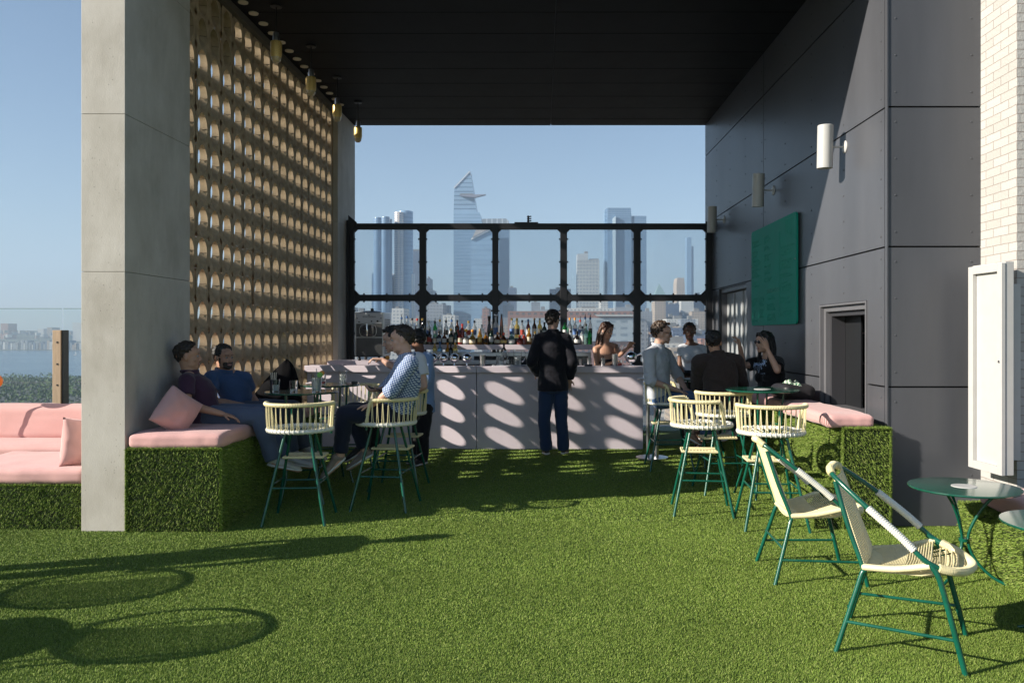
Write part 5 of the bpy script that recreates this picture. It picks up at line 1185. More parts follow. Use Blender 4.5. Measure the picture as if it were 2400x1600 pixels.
for rown, rows_, D, base in (("back shelf row", BR, 12.50, 1.4915), ("front shelf row", BF, 12.30, 1.3915), ("the low rack", BS, 12.0, None)):
    for i, (px, yt, shp, col, cap, lab, pr) in enumerate(rows_):
        if base is None: bz = 1.16
        else: bz = base
        capn = {"ball": "gold ball stopper", "oball": "orange ball stopper", "chromeball": "chrome ball stopper"}.get(cap, cap + (" pourer top" if pr else " cap"))
        bottle(px, D, bz, yt, shp, col, cap, lab, pr, "%s %s with %s, %s from left in %s" % (cn.get(col, col), shn[shp], capn, ordn(i), rown))
rk = MB().box((1008 - CX) / F * 12, (1192 - CX) / F * 12, 11.92, 12.10, 1.10, 1.1595).build("speed_rack", M_STEEL, smooth=False, bevel=.003); tag(rk, "steel bottle rack fixed low in front of the fridges", "rack")
MB().box((1010 - CX) / F * 12, (1190 - CX) / F * 12, 12.101, 12.13, 0.0, 1.14).build("rack_support", M_BLACK, rk, smooth=False)

# ------------------------------------------------------------------ things on the bar
ZC = 1.119
for i, px in enumerate((1015, 1039.5, 1065, 1094, 1479)):
    D = 10.95 if i < 4 else 10.86; r = 0.068 if i < 4 else 0.080
    t = empty("chrome_globe", ((px - CX) / F * D, D, 1.0905 if i < 4 else ZC), 0, ["leftmost", "second", "third", "fourth"][i] + " of the row of chrome globes on the bar behind the white shirt" if i < 4 else "larger chrome globe at the right end of the bar", "chrome globe", "chrome globes on the bar")
    zc = H - ((839 if i < 4 else 837) - CY) / F * D - t.location.z
    MB().ball((0, 0, zc), r, 32, 20).build("globe", M_CHROME, t)
    MB().lathe([(.05, 0), (.05, .006), (.02, .018), (.012, .03), (.012, zc - r + .01)], 20).build("stand", M_CHROME, t)
    if i in (0, 4): MB().tube([(r * .8, 0, zc + .02), (r + .05, -.02, zc + .05)], [.01, .014], 10).build("side_tap", M_CHROME, t)
def tumbler(name, x, y, z, r0, r1, h, label, cat="glass", drink=None, m=None, grp=None, extras=None):
    o = MB().lathe([(0, 0.0005), (r0, 0.0005), (r1, h), (r1 - .003, h), (r0 - .003, .008), (0, .008)], 24).build(name, m or M_GLASS, loc=(x, y, z), angle=45); tag(o, label, cat, grp)
    if drink: MB().lathe([(0, .009), (r0 - .004, .009), (r0 + (r1 - r0) * drink[1] - .004, h * drink[1]), (0, h * drink[1])], 20).build("drink", drink[0], o)
    return o
M_LEMON = glassmat("lemonade", (.88, .92, .86), .1, 1.2, .7); M_RED = mat("red_drink", (.6, .08, .05), .2); M_ICE = glassmat("ice_water", (.93, .96, .98), .15, 1.2, .8)
def on_bar(px, D): return (px - CX) / F * D, D
x, y = on_bar(1131, 10.92); tumbler("shaker_tin", x, y, 1.0905, .032, .042, .175, "tall steel shaker tin right of the chrome globes", "shaker", m=M_STEEL)
for px, lab in ((1172, "left of the two clear glass jugs on the bar"), (1213, "right of the two clear glass jugs, beside the standing man")):
    x, y = on_bar(px, 10.88); o = tumbler("glass_jug", x, y, ZC, .052, .058, .225, lab, "jug", (M_ICE, .55))
    MB().tube(smooth_path([(.056, 0, .20), (.10, 0, .19), (.105, 0, .12), (.07, 0, .06), (.054, 0, .06)], 5), .007, 8).build("handle", M_GLASS, o)
x, y = on_bar(1193, 10.86); tumbler("water_glass", x, y, ZC, .033, .042, .085, "upturned small glass between the two jugs")
for i, (px, h, w_) in enumerate(((1350, .085, .02), (1360, .09, .022), (1381, .10, .036), (1413, .10, .032), (1441, .155, .044))):
    x, y = on_bar(px, 10.95); lab = ["small steel cruet just right of the standing man", "second small steel cruet right of the standing man", "short steel cup behind the payment terminal", "steel jigger cup in front of the barmaid", "tall steel mixing tin in front of the barmaid"][i]
    tumbler("steel_cup", x, y, 1.0905, w_ * .8, w_, h + .03, lab, "cup", m=M_STEEL, grp="steel cups along the bar")
x, y = on_bar(1453, 10.92); tumbler("drink_glass", x, y, 1.0905, .028, .034, .11, "small glass of red drink beside the larger chrome globe", drink=(M_RED, .6))
x, y = on_bar(1378, 10.80); t = empty("payment_terminal", (x, y, ZC), R(10), "dark payment terminal lying on the bar edge", "payment terminal")
MB().box(-.055, .055, -.04, .05, .001, .022).build("body", M_BLACK, t, smooth=False, bevel=.004); MB().box(-.045, .045, -.035, .03, .0225, .0235).build("screen", mat("blue_screen", (.02, .06, .2), .1), t, smooth=False)
mb = MB(); n = 26
for i in range(n + 1):
    for j in range(10): u, v = i / n, j / 9; mb.v.append((u * .55 - .27, v * .2 - .1, .004 + max(0, .02 * noise.noise(V3(u * 7, v * 3, 1))) + .03 * max(0, u - .8) * 3 * math.sin(v * 3)))
for i in range(n):
    for j in range(9): q = i * 10 + j; mb.f.append((q, q + 1, q + 11, q + 10))
x, y = on_bar(1200, 10.84); o = mb.build("bar_towel", mat("white_towel", (.72, .73, .76), .9), loc=(x, y, ZC + .001)); tag(o, "white bar towel spread under the glass jugs", "towel"); so = o.modifiers.new("solid", 'SOLIDIFY'); so.thickness = .003
# drinks on the front left table
T1 = 1.0225
tumbler("drink_glass", -2.45, 7.33, T1, .030, .038, .115, "glass of pale drink at the left of the front left table", drink=(M_LEMON, .55))
tumbler("drink_glass", -2.275, 7.30, T1, .032, .038, .105, "nearly empty glass in the middle of the front left table", drink=(M_ICE, .25))
o = tumbler("drink_glass", -2.065, 7.30, T1, .040, .050, .165, "largest iced drink with a straw at the right of the front left table", drink=(M_LEMON, .8))
MB().tube([(.01, .01, .02), (.0, -.005, .215)], .0035, 8).build("straw", M_WHITEP, o); MB().lathe([(0, -.003), (.026, -.003), (.026, .003), (0, .003)], 18, (.03, .0, .155), Matrix.Rotation(R(75), 4, 'X')).build("lime_wheel", mat("lime", (.25, .5, .08), .5), o)
tumbler("drink_glass", -2.07, 8.28, T1, .032, .040, .15, "tall pale drink at the right of the rear left table", drink=(M_LEMON, .75))
o = tumbler("drink_glass", -2.30, 8.35, T1, .030, .038, .11, "small drink with an orange slice on the rear left table", drink=(M_RED, .3))
MB().lathe([(0, -.003), (.028, -.003), (.028, .003), (0, .003)], 18, (.0, -.02, .12), Matrix.Rotation(R(80), 4, 'X')).build("orange_slice", CC["orange"], o)
t = tumbler("cutlery_cup", -2.52, 7.48, T1, .028, .034, .10, "small cup holding forks at the back of the front left table", "cup", m=M_BLACK)
for i in range(4): MB().tube([(-.015 + i * .01, 0, .02), (-.025 + i * .017, 0, .17)], .0035, 6).build("fork", M_STEEL, t)
o = MB().box(-.03, .03, -.03, .03, 0.0005, .03).build("candle_holder", M_BLACK, smooth=False, bevel=.006, loc=(-1.98, 8.42, T1)); tag(o, "small black holder at the right edge of the rear left table", "holder")
# drink near the white shirted man's hand, on the bar
x, y = on_bar(905, 10.93); o = tumbler("drink_glass", x, y, ZC, .035, .042, .10, "short drink with an orange garnish by the leaning man's hand", drink=(mat("brown_drink", (.25, .1, .03), .2), .5))
MB().lathe([(0, -.003), (.03, -.003), (.03, .003), (0, .003)], 18, (.02, .0, .11), Matrix.Rotation(R(70), 4, 'X')).build("orange_slice", CC["orange"], o)
# steel post base at bar end
t = empty("steel_post_stand", ((1528 - CX) / F * 9.95, 9.95, 0), 0, "polished steel stand with round base and two posts at the bar end", "stand")
MB().lathe([(0, .003), (.20, .003), (.20, .02), (.05, .03), (0, .03)], 36).build("round_base", M_STEEL, t); MB().tube([(-.05, 0, .03), (-.05, 0, .98)], .022, 16).build("post", M_STEEL, t); MB().tube([(.06, .02, .03), (.06, .02, .98)], .03, 16).build("post", M_STEEL, t); MB().lathe([(0, .98), (.18, .98), (.18, 1.0), (0, 1.0)], 30).build("top_plate", M_STEEL, t)
# bag with green patterned scarf, on the right cushion
mb = rounded_box(0, 0, 0, .16, .24, .075, .06, 14, .01, .02, 5); o = mb.build("handbag", mat("dark_leather", (.02, .018, .02), .45, bump=.002, bscale=30), loc=(2.50, 7.95, .975), angle=60); tag(o, "slouchy dark bag on the right hand pink cushion", "bag")
def scarf_mat():
    m = mat("green_pattern_cloth", (.06, .16, .09), .8); nt = m.node_tree; b_ = nt.nodes["Principled BSDF"]; tc = nt.nodes.new("ShaderNodeTexCoord"); ck = nt.nodes.new("ShaderNodeTexChecker"); ck.inputs["Scale"].default_value = 45
    ck.inputs["Color1"].default_value = (.02, .10, .05, 1); ck.inputs["Color2"].default_value = (.55, .6, .5, 1); mp = nt.nodes.new("ShaderNodeMapping"); mp.inputs["Rotation"].default_value = (.5, .4, .8); nt.links.new(tc.outputs["Object"], mp.inputs[0]); nt.links.new(mp.outputs[0], ck.inputs[0]); nt.links.new(ck.outputs[0], b_.inputs[0]); return m
mb = MB(); n = 20
for i in range(n + 1):
    for j in range(n + 1): u, v = i / n - .5, j / n - .5; mb.v.append((u * .2 + .02 * math.sin(v * 9), v * .34, .03 + .045 * noise.noise(V3(u * 5, v * 5, 2)) - .3 * u * u - .15 * v * v))
for i in range(n):
    for j in range(n): q = i * (n + 1) + j; mb.f.append((q, q + n + 1, q + n + 2, q + 1))
o = mb.build("patterned_scarf", scarf_mat(), loc=(2.48, 7.92, 1.055)); so = o.modifiers.new("solid", 'SOLIDIFY'); so.thickness = .012; tag(o, "crumpled green and white patterned scarf on top of the dark bag", "scarf")
# black jacket heap on the left bench behind the table
mb = MB(); n = 30; L = [(0, 0, 0)]
for i in range(n + 1):
    th = i / n * 2 * PI
    for j in range(14):
        q = j / 13; rr_ = (1 - q) ** .7; nz = 1 + .25 * noise.noise(V3(math.cos(th) * 1.5, math.sin(th) * 1.5, q * 2))
        mb.v.append((math.cos(th) * (.30 * rr_ * nz + .005) + .10 * q, math.sin(th) * .22 * rr_ * nz, q * .50 + .02 * noise.noise(V3(th, q * 5, 0))))
for i in range(n):
    for j in range(13): q = i * 14 + j; mb.f.append((q, q + 14, q + 15, q + 1))
o = mb.build("black_jacket", mat("black_cloth", (.004, .004, .005), .9, bump=.003, bscale=20, spec=.1), loc=(-2.86, 8.62, .775)); tag(o, "black jacket heaped on the left bench behind the drinks tables", "jacket")
# plain orange ball on a black rod at left edge
o = MB().ball((0, 0, 0), .072).build("orange_ball", mat("orange_plastic", (.75, .22, .04), .4), loc=((-13 - CX) / F * 7.9, 7.9, H - (893 - CY) / F * 7.9)); tag(o, "orange ball shape cut by the left edge above the sofa", "ornament")
MB().tube([(0, 0, -.085), (0, 0, -.56)], .01).build("rod", M_BLACK, o)
# ================================================================== PEOPLE
def skinmat(n, c): 
    m = mat("skin_" + n, c, .5, var=.06, vscale=18, bump=.0006, bscale=120, spec=.4); b = m.node_tree.nodes["Principled BSDF"]; b.inputs["Subsurface Weight"].default_value = .08; b.inputs["Subsurface Radius"].default_value = (.02, .008, .004); return m
def cloth(n, c, rough=.85, bump=.0015, bs=70): return mat("cloth_" + n, c, rough, var=.08, vscale=7, bump=bump, bscale=bs, sheen=.15, spec=.2)
def check_cloth():
    m = cloth("gingham", (.3, .36, .5)); nt = m.node_tree; b = nt.nodes["Principled BSDF"]; tc = nt.nodes.new("ShaderNodeTexCoord"); mp = nt.nodes.new("ShaderNodeMapping"); mp.inputs["Rotation"].default_value = (0.15, 0.35, 0.2); nt.links.new(tc.outputs["Object"], mp.inputs[0])
    sp = nt.nodes.new("ShaderNodeSeparateXYZ"); nt.links.new(mp.outputs[0], sp.inputs[0]); outs = []
    for k in (0, 1, 2):
        a_ = nt.nodes.new("ShaderNodeMath"); a_.operation = 'PINGPONG'; a_.inputs[1].default_value = .0095; nt.links.new(sp.outputs[k], a_.inputs[0]); l = nt.nodes.new("ShaderNodeMath"); l.operation = 'GREATER_THAN'; l.inputs[1].default_value = .0062; nt.links.new(a_.outputs[0], l.inputs[0]); outs.append(l.outputs[0])
    s = nt.nodes.new("ShaderNodeMath"); s.operation = 'ADD'; nt.links.new(outs[0], s.inputs[0]); nt.links.new(outs[2], s.inputs[1])
    cr = nt.nodes.new("ShaderNodeValToRGB"); cr.color_ramp.elements[0].color = (.50, .56, .66, 1); cr.color_ramp.elements[1].color = (.02, .05, .15, 1); x = cr.color_ramp.elements.new(.5); x.color = (.06, .12, .30, 1); cr.color_ramp.elements[0].position = 0; cr.color_ramp.elements[2].position = 1
    h = nt.nodes.new("ShaderNodeMath"); h.operation = 'MULTIPLY'; h.inputs[1].default_value = .5; nt.links.new(s.outputs[0], h.inputs[0]); nt.links.new(h.outputs[0], cr.inputs[0]); nt.links.new(cr.outputs[0], b.inputs["Base Color"]); return m
def remesh(mb, name, m, parent, voxel=.008, sm=2, disp=0.0, dsc=14, seed=0, fold=None):
    me = bpy.data.meshes.new(name); me.from_pydata([tuple(v) for v in mb.v], [], mb.f); bm = bmesh.new(); bm.from_mesh(me); bmesh.ops.recalc_face_normals(bm, faces=bm.faces); bm.to_mesh(me); bm.free()
    o = bpy.data.objects.new(name, me); C.objects.link(o)
    r = o.modifiers.new("r", 'REMESH'); r.mode = 'VOXEL'; r.voxel_size = voxel; r.use_smooth_shade = True
    s = o.modifiers.new("s", 'SMOOTH'); s.factor = .5; s.iterations = sm
    dg = bpy.context.evaluated_depsgraph_get(); me2 = bpy.data.meshes.new_from_object(o.evaluated_get(dg)); bpy.data.objects.remove(o); bpy.data.meshes.remove(me)
    if disp:
        n = len(me2.vertices); co = np.empty(n * 3, np.float32); me2.vertices.foreach_get("co", co); co = co.reshape(-1, 3); no = np.empty(n * 3, np.float32); me2.vertices.foreach_get("normal", no); no = no.reshape(-1, 3)
        off = Vector((seed * 7.3, seed * 1.7, 0)); d = np.empty(n, np.float32)
        for i in range(n):
            p = Vector(co[i].tolist()); w = Vector((noise.noise(p * 3 + off), noise.noise(p * 3 - off), noise.noise(p * 3.3))) * .25
            v = 1 - abs(noise.noise((p + w) * dsc * .55 + off)) * 2.4
            d[i] = v * .75 + noise.noise(p * dsc * 2.4 + off) * .35
        co += no * (d * disp)[:, None]; me2.vertices.foreach_set("co", co.ravel())
    me2.materials.clear(); me2.materials.append(m); me2.shade_smooth(); me2.name = name
    o = bpy.data.objects.new(name, me2); C.objects.link(o); o.parent = parent; return o
def hand(mb, wr, d, pn, curl=.5, thumb=1, sc=1.0, spread=.0):
    """wr wrist, d direction, pn palm normal (side the fingers curl to)"""
    d = d.normalized(); pn = (pn - d * pn.dot(d)).normalized(); s = d.cross(pn) * thumb
    mb.loft([(wr - d * .01, s * .026, pn * .020), (wr + d * .03 * sc, s * .036, pn * .017), (wr + d * .075 * sc, s * .042, pn * .014), (wr + d * .092 * sc, s * .038, pn * .010)], 14)
    for i, (off, L) in enumerate(((.031, .072), (.0105, .080), (-.0105, .074), (-.030, .058))):
        c = curl * (1 + .12 * i); a = wr + d * (.083 - abs(off - .005) * .25) * sc + s * off; dd = (d + s * off * (3 + spread * 10)).normalized()
        for k, fr in enumerate((.45, .32, .25)):
            ang = c * (.6 + .5 * k); nd = (dd * math.cos(ang) + pn * math.sin(ang)).normalized(); b_ = a + nd * L * fr * sc; r0 = .0088 - .0009 * k
            mb.cap(a, r0, b_, r0 - .0008, 8); a = b_; dd = nd; c *= .9
    a = wr + d * .022 * sc + s * .026; t1 = (d * .55 + s * .75 + pn * .35).normalized(); b_ = a + t1 * .036 * sc; mb.cap(a, .013, b_, .010, 8); t2 = (d * .85 + s * .25 + pn * (.35 + curl * .4)).normalized(); mb.cap(b_, .0100, b_ + t2 * .030 * sc, .0085, 8)
def head_geo(mb, hc, hf, hu, sc=1.0, female=False):
    hr = hf.cross(hu).normalized(); hu = hr.cross(hf).normalized()
    q = lambda r, f, u: hc + (hr * r + hf * f + hu * u) * sc
    E = lambda c, r, f, u, nu=20, nv=14: mb.ell(q(*c), (hr * r * sc, hf * f * sc, hu * u * sc), nu, nv)
    E((0, -.012, .030), .075, .094, .086); E((0, .020, -.028), .060, .068, .080)
    jw = .052 if female else .058
    E((0, .020, -.068), jw, .058, .040); E((0, .066, -.092), .024, .020, .018)
    E((0, .070, .040), .050, .022, .035)
    for s in (-1, 1):
        E((s * .040, .054, -.022), .020, .022, .022); E((s * .076, -.008, -.008), .010, .020, .032); E((s * .026, .080, .022), .020, .010, .006)
        E((s * .012, .092, -.034), .008, .010, .008)
    mb.cap(q(0, .084, .014), .0085 * sc, q(0, .103, -.028), .011 * sc, 10)
    mb.cap(q(-.018, .082, -.058), .0062 * sc, q(.018, .082, -.058), .0062 * sc, 8); mb.cap(q(-.014, .082, -.069), .007 * sc, q(.014, .082, -.069), .007 * sc, 8)
    return q, hr, hu
def person(name_, label, J, hf, skin, hair, top, bottom, shoe, **k):
    """J: dict of joints in world metres"""
    lab = tag(empty("person", (J["pel"].x, J["pel"].y, 0)), label, "person"); root = lab; O = root.location.copy()
    J = {a_: v - O for a_, v in J.items()}
    mb = MB(); up = Vector((0, 0, 1)); hf = Vector(hf).normalized(); tilt = Vector(k.get("hu", (0, 0, 1))).normalized()
    fem = k.get("female", False); fat = k.get("fat", 1.0); vox = k.get("voxel", .0065)
    pel, ch, nk, hc = J["pel"], J["ch"], J["nk"], J["hd"]
    rs = (J["sR"] - J["sL"]).normalized(); rh = (J["hR"] - J["hL"]).normalized()
    def fwd(r, sp): return sp.cross(r).normalized()
    sp1 = (nk - pel).normalized(); fs = up.cross(rs).normalized(); fh = up.cross(rh).normalized()
    fs = (rs.cross(sp1) * -1).normalized(); fh = (rh.cross(up) * -1).normalized()
    swid = (J["sR"] - J["sL"]).length / 2
    def torso(mb, e, low=.0, neck=True, flare=0.0):
        w = pel.lerp(ch, .5)
        S = [(pel - up * (.06 + low), rh * (.155 * fat + e + flare), fh * (.115 * fat + e + flare)), (pel + sp1 * .03, rh * (.160 * fat + e + flare * .6), fh * (.118 * fat + e)), (w, (rs + rh).normalized() * (.138 * fat + e), (fs + fh).normalized() * (.105 * fat + e)),
             (ch, rs * (.158 + .02 * (fat - 1) + e), fs * (.112 + e)), (ch.lerp(nk, .45), rs * (.160 + e), fs * (.105 + e)), (ch.lerp(nk, .75), rs * (swid * .78 + e), fs * (.080 + e)), (nk - sp1 * .02, rs * (.075 + e), fs * (.060 + e))]
        if neck: S.append((nk + sp1 * .025, rs * (.056 + e * .5), fs * (.056 + e * .5)))
        mb.loft(S, 28)
    torso(mb, 0)
    if fem:
        for s in (-1, 1): mb.ball(ch + rs * s * .072 + fs * .085 - sp1 * .01, .056)
    chin = hc - tilt * .07; mb.cap(nk - sp1 * .03, .062 if not fem else .052, hc - tilt * .045 - hf * .02, .055 if not fem else .046, 16)
    q, hr, hu = head_geo(mb, hc, hf, tilt, k.get("hs", 1.0), fem)
    ar = k.get("arm", 1.0) * (.86 if fem else 1.0)
    for s in "LR":
        sh, el, wr = J["s" + s], J["e" + s], J["w" + s]
        mb.cap(nk.lerp(sh, .35), .05 * ar, sh, .052 * ar, 14); mb.cap(sh, .050 * ar, el, .038 * ar, 14); mb.cap(el, .039 * ar, el.lerp(wr, .35), .038 * ar, 12); mb.cap(el.lerp(wr, .35), .038 * ar, wr, .025 * ar, 12)
        hd = J.get("d" + s); dd = (hd if hd is not None else None)
        dirv = k.get("hd" + s, (wr - el).normalized()); dirv = Vector(dirv); pn = Vector(k.get("pn" + s, (0, 0, -1)))
        hand(mb, wr + dirv.normalized() * .01, dirv, pn, k.get("curl" + s, .45), 1 if s == "L" else -1, .95 if fem else 1.02, k.get("spread", 0))
        hp, kn, an, to = J["h" + s], J["k" + s], J["a" + s], J["t" + s]
        mb.cap(hp, .083 * fat ** .5, kn, .056, 16); mb.cap(kn, .056, kn.lerp(an, .3), .056, 14); mb.cap(kn.lerp(an, .3), .056, an, .036, 14)
        mb.cap(an, .036, an.lerp(to, .25) - up * .02, .034, 10); mb.cap(an.lerp(to, .2) - up * .02, .032, to, .026, 10)
    body = remesh(mb, "body", skin, root, vox, 2)
    # face details
    if not k.get("nofacepaint"):
        we = mat("eye_white", (.32, .30, .28), .35); pu = mat("pupil", (.012, .008, .006), .35)
        for s in (-1, 1):
            e_ = MB().ball(q(s * .030, .0785, .004), .0105, 12, 8).build("eye", we, root); MB().ball(q(s * .030, .0845, .004), .0062, 10, 8).build("iris", pu, e_)
            MB().cap(q(s * .014, .0895, .026), .0035, q(s * .044, .0815, .027), .003, 6).build("eyebrow", hair, root)
        mbl = MB(); mbl.cap(q(-.020, .0855, -.059), .0042, q(.020, .0855, -.059), .0042, 8); mbl.cap(q(-.016, .086, -.068), .0048, q(.016, .086, -.068), .0048, 8); mbl.build("lips", k.get("lipmat", mat("lips", (.33, .11, .09), .5)), root)
        if k.get("smile"): 
            MB().cap(q(-.014, .0885, -.0635), .0028, q(.014, .0885, -.0635), .0028, 8).build("teeth", M_WHITEP, root)
    # hair
    hb = MB(); rr = random.Random(hash(name_) % 1000 if False else sum(map(ord, name_))); st = k.get("hairstyle", "short"); vol = k.get("vol", 1.0)
    for i in range(620):
        z = rr.uniform(-1, 1); a_ = rr.uniform(0, 2 * PI); r_ = math.sqrt(1 - z * z); d = Vector((r_ * math.cos(a_), r_ * math.sin(a_), z))   # r,f,u
        f, u = d.y, d.z
        um = .80 if f > .55 else (.25 + (f - .10) / .45 * .55 if f > .10 else (-.10 if f > -.25 else (-.10 - (-.25 - f) * 2.6 if f > -.5 else -.80)))
        if u < um + rr.uniform(-.05, .05): continue
        if f > -.25 and u < -.02 and abs(d.x) < .6: continue
        base = Vector((d.x * .078, d.y * .098 - .012, d.z * .090 + .030)); g = 1 + rr.uniform(-.02, .05 if st != "messy" else .12) * vol + .03 * vol * max(0, u)
        rad = rr.uniform(.009, .014) * (1.1 if st == "messy" else 1)
        p = q(base.x * g, (base.y + .012) * g - .012, (base.z - .03) * g + .03)
        if u < 0: rad *= .72
        hb.ball(p, rad, 8, 6)
    hb.ell(q(0, -.018, .038), (hr * .0775, hf * .088, hu * .087), 20, 14)
    if st == "long":
        for i in range(60):
            a_ = rr.uniform(-1, 1); L = rr.uniform(.22, .34) * k.get("hlen", 1.0); x0 = a_ * .085; b0 = -.05 - .055 * (1 - a_ * a_)
            if abs(a_) > .7: b0 = rr.uniform(-.07, .03)
            p0 = q(x0 * .95, b0, .05); p1 = q(x0 * 1.12, b0 - .02, -.05); p2 = q(x0 * 1.15, b0 - .015 + rr.uniform(-.01, .01), -.05 - L * .5); p2.z = min(p2.z, p1.z - L * .4)
            p3 = p2 - Vector((0, 0, L * .55)) + hr * rr.uniform(-.015, .015)
            for s_, e_, ra, rb in ((p0, p1, .014, .014), (p1, p2, .014, .012), (p2, p3, .012, .004)): hb.cap(s_, ra, e_, rb, 7)
        for s in (-1, 1): hb.cap(q(s * .02, .07, .095), .02, q(s * .074, .035, .03), .014, 8); hb.cap(q(s * .074, .035, .03), .014, q(s * .084, .01, -.06), .012, 8)
    if st == "bun": 
        for i in range(26): v = Vector((rr.gauss(0, 1), rr.gauss(0, 1), rr.gauss(0, 1))).normalized() * .022; hb.ball(q(0, -.125, .02) + v, .016, 8, 6)
    if st == "messy":
        for i in range(26): a_ = rr.uniform(-1, 1); hb.cap(q(a_ * .050, .045, .108), .008, q(a_ * .056 + rr.uniform(-.008, .008), .068 + rr.uniform(-.004, .006) * vol, .104 + rr.uniform(-.006, .014) * vol), .005, 6)
    remesh(hb, "hair", hair, root, .005, 1, .0045, 55, 2)
    if k.get("beard"):
        bb_ = MB()
        for i in range(420):
            t_ = rr.uniform(-1, 1); v_ = rr.uniform(0, 1); xx = t_ * .062; ff = .018 + .056 * math.sqrt(max(0, 1 - t_ * t_)) + .006; uu = -.045 - .058 * v_ * (1 - .3 * abs(t_))
            if abs(t_) > .8: uu = rr.uniform(-.075, .0); ff = .02
            if abs(t_) < .42 and uu > -.078: continue
            bb_.ball(q(xx * (1 - .15 * v_), ff, uu), .0095, 6, 5)
        for i in range(30): t_ = rr.uniform(-1, 1); bb_.ball(q(t_ * .03, .088 - abs(t_) * .008, -.047 - abs(t_) * .010), .006, 6, 5)
        remesh(bb_, "beard", hair, root, .005, 1, .002, 70, 3)
    if k.get("shades"):
        g = MB()
        for s in (-1, 1): g.ell(q(s * .031, .094, .006), (hr * .025, hf * .006, hu * .019), 14, 8); g.tube([q(s * .054, .088, .010), q(s * .078, .02, .012), q(s * .080, -.012, .006)], .0028, 6)
        g.tube([q(-.01, .1, .01), q(.01, .1, .01)], .003, 6); g.build("sunglasses", mat("dark_lens", (.008, .008, .01), .08, coat=.5), root)
    # clothes
    sl = k.get("sleeve", .55); e = k.get("fit", .014)
    if top is not None and not k.get("strap"):
        tb = MB(); torso(tb, e, low=k.get("hem", .02), neck=k.get("collar", False), flare=k.get("flare", .004))
        if fem:
            for s in (-1, 1): tb.ball(ch + rs * s * .070 + fs * .085 - sp1 * .01, .056 + e * .6)
        for s in "LR":
            sh, el, wr = J["s" + s], J["e" + s], J["w" + s]
            tb.cap(nk.lerp(sh, .45) - up * .008, .047 * ar + e * .7, sh, .053 * ar + e, 16)
            if sl <= 1: tb.tube([sh, sh.lerp(el, sl * .5), sh.lerp(el, sl)], [.053 * ar + e, .051 * ar + e * 1.1, .050 * ar + e * 1.2], 16)
            else:
                tb.cap(sh, .052 * ar + e, el, .043 * ar + e, 16); f_ = sl - 1; tb.tube([el, el.lerp(wr, f_ * .5), el.lerp(wr, f_)], [.043 * ar + e, .041 * ar + e, (.040 if f_ < .6 else .031) * ar + e], 16)
        if k.get("collar"):
            tb.tube([nk + sp1 * .012 + rs * .068 * math.cos(a_) + fs * .066 * math.sin(a_) + sp1 * (.015 * (1 - math.sin(a_))) for a_ in np.linspace(0, 2 * PI, 25)[:-1]], .012, 8, closed=True)
        if k.get("jacket"):
            tb.loft([(pel - up * .055, rh * .185, fh * .135), (pel + up * .03, rh * .172, fh * .13), (pel.lerp(ch, .5), rh * .158, fh * .125)], 26)
        remesh(tb, k.get("topname", "shirt"), top, root, .007, 3, k.get("wr", .0055), 13, len(label))
    if k.get("strap"):
        tb = MB(); tb.loft([(pel - up * .02, rh * .16, fh * .125), (pel.lerp(ch, .5), rh * .138, fh * .112), (ch, rs * .160, fs * .122), (ch + sp1 * .045, rs * .150, fs * .108)], 26)
        for s in (-1, 1): tb.ball(ch + rs * s * .070 + fs * .09 - sp1 * .008, .058); tb.tube([ch + rs * s * .075 + fs * .125 + sp1 * .03, ch + rs * s * .085 + fs * .085 + sp1 * .11, nk + rs * s * .085 - sp1 * .02, ch + rs * s * .07 - fs * .10 + sp1 * .05], .006, 8)
        remesh(tb, "camisole", top, root, .006, 2, .002, 20, 2)
    if bottom is not None:
        pb = MB(); be = k.get("legfit", .014)
        pb.loft([(pel - up * .075, rh * (.15 * fat + be), fh * (.11 * fat + be)), (pel + up * .0, rh * (.158 * fat + be), fh * (.117 * fat + be)), (pel + up * .055 + (ch - pel) * .08, rh * (.150 * fat + be), fh * (.112 * fat + be))], 26)
        lf = k.get("leglen", .97)
        for s in "LR":
            hp, kn, an = J["h" + s], J["k" + s], J["a" + s]; en = kn.lerp(an, lf); cw = k.get("cuff", .052)
            pb.cap(hp, .086 * fat ** .5 + be, kn, .062 + be, 18); pb.tube([kn, kn.lerp(en, .35), kn.lerp(en, .8), en], [.062 + be, .060 + be, cw + .004 + be, cw + be], 18)
        remesh(pb, k.get("botname", "trousers"), bottom, root, .0075, 3, k.get("wrb", .006), 12, 3 + len(label))
    for s in "LR":
        an, to = J["a" + s], J["t" + s]; d = (to - an); fd = (d - up * 0)
        fwd_ = (to - (an - (an - J["k" + s]).normalized() * -.0)).normalized()
        legd = (an - J["k" + s]).normalized(); heel = an + legd * .045 - fwd_ * .045
        fdir = (to - heel).normalized(); upn = (legd * -1); upn = (upn - fdir * upn.dot(fdir)).normalized(); sd_ = fdir.cross(upn).normalized()
        L = (to - heel).length + .03; c0 = heel - fdir * .015
        sb = MB(); sb.loft([(c0 + upn * .028, sd_ * .026, upn * .030), (c0 + fdir * .05 + upn * .040, sd_ * .036, upn * .045), (c0 + fdir * .12 + upn * .030, sd_ * .038, upn * .034), (c0 + fdir * (L * .72) + upn * .020, sd_ * .046, upn * .024), (c0 + fdir * (L * .92) + upn * .014, sd_ * .040, upn * .018), (c0 + fdir * (L + .005) + upn * .008, sd_ * .020, upn * .010)], 20)
        if k.get("hightop", True): sb.cap(c0 + fdir * .05 + upn * .05, .040, an - legd * .01, .040, 14)
        sh_ = remesh(sb, "shoe", shoe, root, .006, 2)
